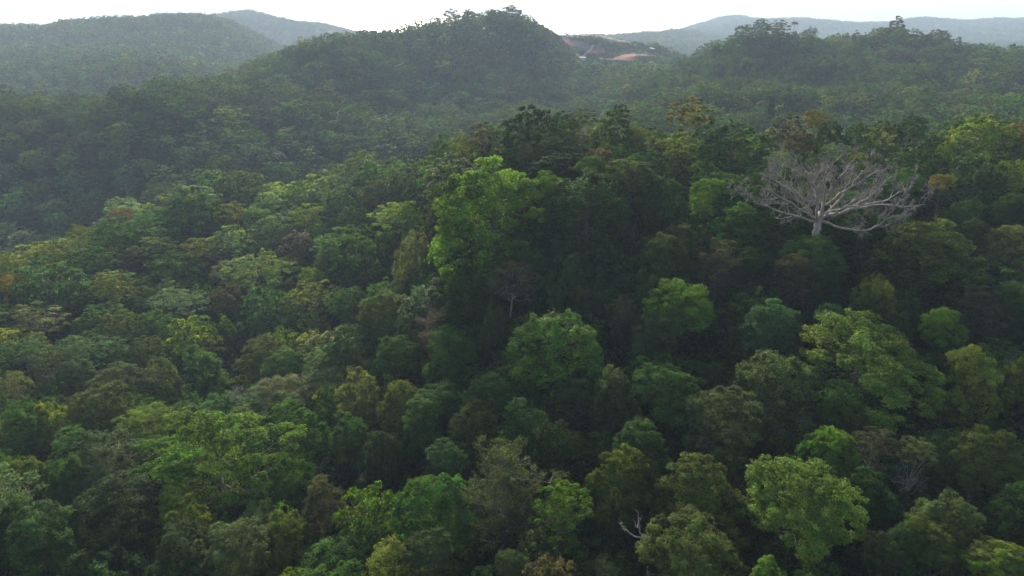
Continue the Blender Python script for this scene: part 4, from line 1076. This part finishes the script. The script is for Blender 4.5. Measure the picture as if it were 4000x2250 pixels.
drape('ground_sheeting', [(830, 370), (900, 374), (930, 400), (900, 427), (820, 427), (795, 410)], M_TARP, 0.65, 'smaller dark sheeting spread on the red slope')
drape('dirt_road', strip([(800, 360), (772, 420), (700, 475), (655, 520), (590, 550)], 17), M_ROAD, 0.85, 'pale dirt road climbing past the sheeting', 1.5)
drape('dirt_road', strip([(880, 552), (1100, 572), (1280, 584), (1430, 572)], 9), M_ROAD, 0.85, 'pale dirt track along the foot of the clearing', 1.5)
drape('dirt_road', strip([(1460, 506), (1560, 512), (1690, 522)], 9), M_ROAD, 0.85, 'short pale track leading right from the red terrace', 1.5)

_md = OUTL[0][1]; _n = 5200
_cx = brng.uniform(min(p[0] for p in _md) - 6, max(p[0] for p in _md) + 6, _n); _cy = brng.uniform(min(p[1] for p in _md) - 6, max(p[1] for p in _md) + 10, _n)
_ok = np.array([clearing(np.array([x]), np.array([y]))[0] > 0.1 and not any(nm != 'meadow' and inside((x, y), w_) for nm, w_ in OUTL) for x, y in zip(_cx, _cy)])
for h_ in CLH + [spot(2183, 224, 655), spot(2272, 229, 655)]: _ok &= ~((np.abs(_cx - h_[0]) < 9.5) & (np.abs(_cy - h_[1]) < 7))
_cx, _cy = _cx[_ok], _cy[_ok]; _n = len(_cx)
_q = rng.uniform(0.12, 0.42, _n) ** 1.0 * np.where(vnoise(_cx / 18, _cy / 18) > 0.55, 1.3, 0.75)
_c = rng.choice([PALK.index(c) for c in ('dk', 'md', 'md', 'ol', 'yg', 'bl')], _n)
stuff('hillside_scrub', 'low green scrub and grass tufts over the slope around the red earth', [p['mesh'] for p in PB[:4]], _cx, _cy, ground_at(_cx, _cy) - 0.1, rng.integers(0, 4, _n), rng.uniform(0, 6.28, _n), np.stack([_q, _q, _q], 1), PALRGB[_c] * rng.uniform(0.8, 1.15, (_n, 1)))

# ------------------------------------------------------------------ houses and sheds
M_WALL = plain_material('white_wall', (0.26, 0.245, 0.22)); M_GREYWALL = plain_material('grey_wall', (0.32, 0.32, 0.30)); M_ROOFW = plain_material('white_metal_roof', (0.50, 0.50, 0.49), 0.5)
M_ROOFG = plain_material('grey_metal_roof', (0.20, 0.21, 0.21), 0.6); M_GLASS = plain_material('window_glass', (0.03, 0.04, 0.05), 0.15); M_DOOR = plain_material('wood_door', (0.14, 0.08, 0.05))
def box(x0, x1, y0, y1, z0, z1):
    return np.array([(x, y, z) for z in (z0, z1) for x, y in ((x0, y0), (x1, y0), (x1, y1), (x0, y1))], float), np.array([(3, 2, 1, 0), (4, 5, 6, 7), (0, 1, 5, 4), (1, 2, 6, 5), (2, 3, 7, 6), (3, 0, 4, 7)])
def house(px, py, Y, wpx, label, roof, wall, rotz=0.0, hgt=3.0, depth=8.0, hip=False, nm='house', pitch=1.3):
    X, Yd, z = spot(px, py, Y); X, Yd = float(X), float(Yd)
    w_ = wpx * Yd / FPX * 1.03
    zg = float(ground_at(X, Yd)); zz = zg
    root = bpy.data.objects.new(nm, None); S.collection.objects.link(root); root.location = (X, Yd, zz); root.rotation_euler = (0, 0, rotz)
    hw, hd = w_ / 2, depth / 2
    V, F = box(-hw, hw, -hd, hd, -2.5, hgt); link('wall', mesh_np('wall', V, F, [wall]), root)
    e = 0.7; hp = hw * (0.55 if hip else 1.0) + (0 if hip else e)
    zt = hgt + 0.02; V = np.array([(-hw - e, -hd - e, zt), (hw + e, -hd - e, zt), (hw + e, hd + e, zt), (-hw - e, hd + e, zt), (-hp, 0, zt + pitch), (hp, 0, zt + pitch)]
                 ); V = np.concatenate([V, V + [0, 0, 0.22]])
    F4 = [(6, 7, 11, 10), (8, 9, 10, 11), (7, 8, 11, 11), (9, 6, 10, 10), (1, 0, 4, 5), (3, 2, 5, 4), (2, 1, 5, 5), (0, 3, 4, 4), (0, 1, 7, 6), (1, 2, 8, 7), (2, 3, 9, 8), (3, 0, 6, 9)]
    me = bpy.data.meshes.new('roof'); me.from_pydata(V.tolist(), [], [tuple(dict.fromkeys(f)) for f in F4]); me.materials.append(roof); link('roof', me, root)
    nwin = max(2, int(w_ / 3.2))
    for i in range(nwin):
        x = -hw + (i + 0.5) * w_ / nwin
        if i == nwin // 2:
            V, F = box(x - 0.5, x + 0.5, -hd - 0.06, -hd + 0.05, 0.05, 2.1); link('door', mesh_np('door', V, F, [M_DOOR]), root)
        else:
            V, F = box(x - 0.75, x + 0.75, -hd - 0.05, -hd + 0.05, 1.0, 2.2); wo = link('window', mesh_np('window', V, F, [M_GLASS]), root)
            V, F = box(x - 0.9, x + 0.9, -hd - 0.12, -hd - 0.051, 0.86, 0.99); link('sill', mesh_np('sill', V, F, [wall]), wo)
    root['label'] = label; root['category'] = 'house' if nm == 'house' else 'shed'
    return root
house(2183, 224, 655, 42, 'long white-roofed shed at the left end of the red earth clearing', M_ROOFW, M_GREYWALL, 0.1, 2.6, 6, nm='shed', pitch=0.8)
house(2272, 229, 655, 26, 'small grey-roofed shed beside the dirt road of the clearing', M_ROOFG, M_GREYWALL, -0.15, 2.2, 5, nm='shed', pitch=0.7)
house(2527, 198, 712, 50, 'white-roofed house at the right end of the red earth clearing', M_ROOFW, M_WALL, 0.08, 3.0, 9, True)
house(2598, 266, 600, 34, 'white-roofed house low in the saddle between the two hills', M_ROOFW, M_WALL, -0.1, 2.6, 7)
house(2638, 255, 620, 22, 'tiny white-roofed shed above the house in the saddle', M_ROOFW, M_WALL, 0.1, 2.4, 5, nm='shed', pitch=0.7)
house(2737, 234, 560, 30, 'white-roofed house at the left foot of the right hill', M_ROOFW, M_WALL, 0.1, 2.6, 6)
house(3165, 124, 438, 60, 'house with hipped grey roof on top of the right hill', M_ROOFG, M_WALL, 0.15, 3.2, 9, True)
house(3565, 133, 440, 30, 'small white house right of the ragged skyline tree', M_ROOFW, M_WALL, -0.1, 3.0, 7)
house(3742, 174, 428, 56, 'low pale-roofed house on the right end of the right hill', M_ROOFG, M_WALL, -0.12, 2.8, 9, True)

# ------------------------------------------------------------------ labels: what sets each tree apart
LMK = [(e['cx'], e['top'] + e['h'] / 2, e['lm'], e['w']) for e in PLACED if e.get('lm')]
LMK += [(3255, 770, 'the huge bare tree', 600), (2490, 2080, 'the white dead snag', 150), (1965, 1880, 'the feathery olive-brown tree', 380), (3105, 100, 'the palm', 40), (2380, 200, 'the red earth clearing', 300)]
SHORT = {'R': 'round-crowned tree', 'U': 'umbrella tree', 'C': 'cone-shaped tree', 'V': 'vine-draped tree', 'S': 'open-crowned tree', 'O': 'tall oval tree'}
ORD = ['', 'second', 'third', 'fourth', 'fifth', 'sixth', 'seventh', 'eighth']
todo = {}
for e in PLACED:
    e['obj']['group'] = 'forest trees standing apart from the canopy mass'
    if e['label']: e['obj']['label'] = e['label']; continue
    x, y = e['cx'], e['top'] + e['h'] / 2
    d = [math.hypot(x - a, (y - b) * 1.2) for a, b, c, w_ in LMK]; i = int(np.argmin(d)); a, b, nm, w_ = LMK[i]
    dx, dy = x - a, y - b
    hz = 'left of' if dx < 0 else 'right of'; vt = 'behind' if dy < 0 else 'in front of'
    if abs(dx) > 2.2 * abs(dy): rel = hz
    elif abs(dy) > 2.2 * abs(dx): rel = vt
    else: rel = (vt if dy < 0 else 'in front') + ' and ' + hz
    todo.setdefault('%s %s %s %s' % (PAL[e['col']][1], SHORT[e['form']], rel, nm), []).append((d[i], e))
for lb, es in todo.items():
    es.sort(key=lambda q: q[0])
    for k_, (_, e) in enumerate(es):
        e['obj']['label'] = lb if len(es) == 1 else lb + (', nearest' if k_ == 0 else ', %s nearest' % ORD[min(k_, 7)])
        if len(e['obj']['label'].split()) > 16: e['obj']['label'] = e['obj']['label'].replace('very dark green', 'blackish').replace(' green', '')


# ------------------------------------------------------------------ haze: one even box of air round everything but the sky
def build_haze():
    m = bpy.data.materials.new('haze_air'); m.use_nodes = True
    nt = m.node_tree; nt.nodes.clear()
    out = nt.nodes.new('ShaderNodeOutputMaterial')
    v = nt.nodes.new('ShaderNodeVolumePrincipled')
    v.inputs['Color'].default_value = (0.46, 0.60, 0.79, 1)
    v.inputs['Density'].default_value = HAZE_DENSITY
    v.inputs['Anisotropy'].default_value = 0.12
    v.inputs['Density Attribute'].default_value = ''
    nt.links.new(v.outputs[0], out.inputs['Volume'])
    try: m.cycles.homogeneous_volume = True
    except Exception: pass
    b = 25000.0; z0, z1 = -45.0, CAM_Z + 45.0
    V = [(x, y, z) for z in (z0, z1) for (x, y) in ((-b, -b), (b, -b), (b, b), (-b, b))]
    F = [(3, 2, 1, 0), (4, 5, 6, 7), (0, 1, 5, 4), (1, 2, 6, 5), (2, 3, 7, 6), (3, 0, 4, 7)]
    o = link('haze', mesh_np('haze', V, F, [m]))
    o['kind'] = 'stuff'; o['label'] = 'pale blue haze hanging over the valleys and far hills'; o['category'] = 'haze'
build_haze()
print('TREES individual', len(PLACED), 'forest', nr_, 'undergrowth', nu)
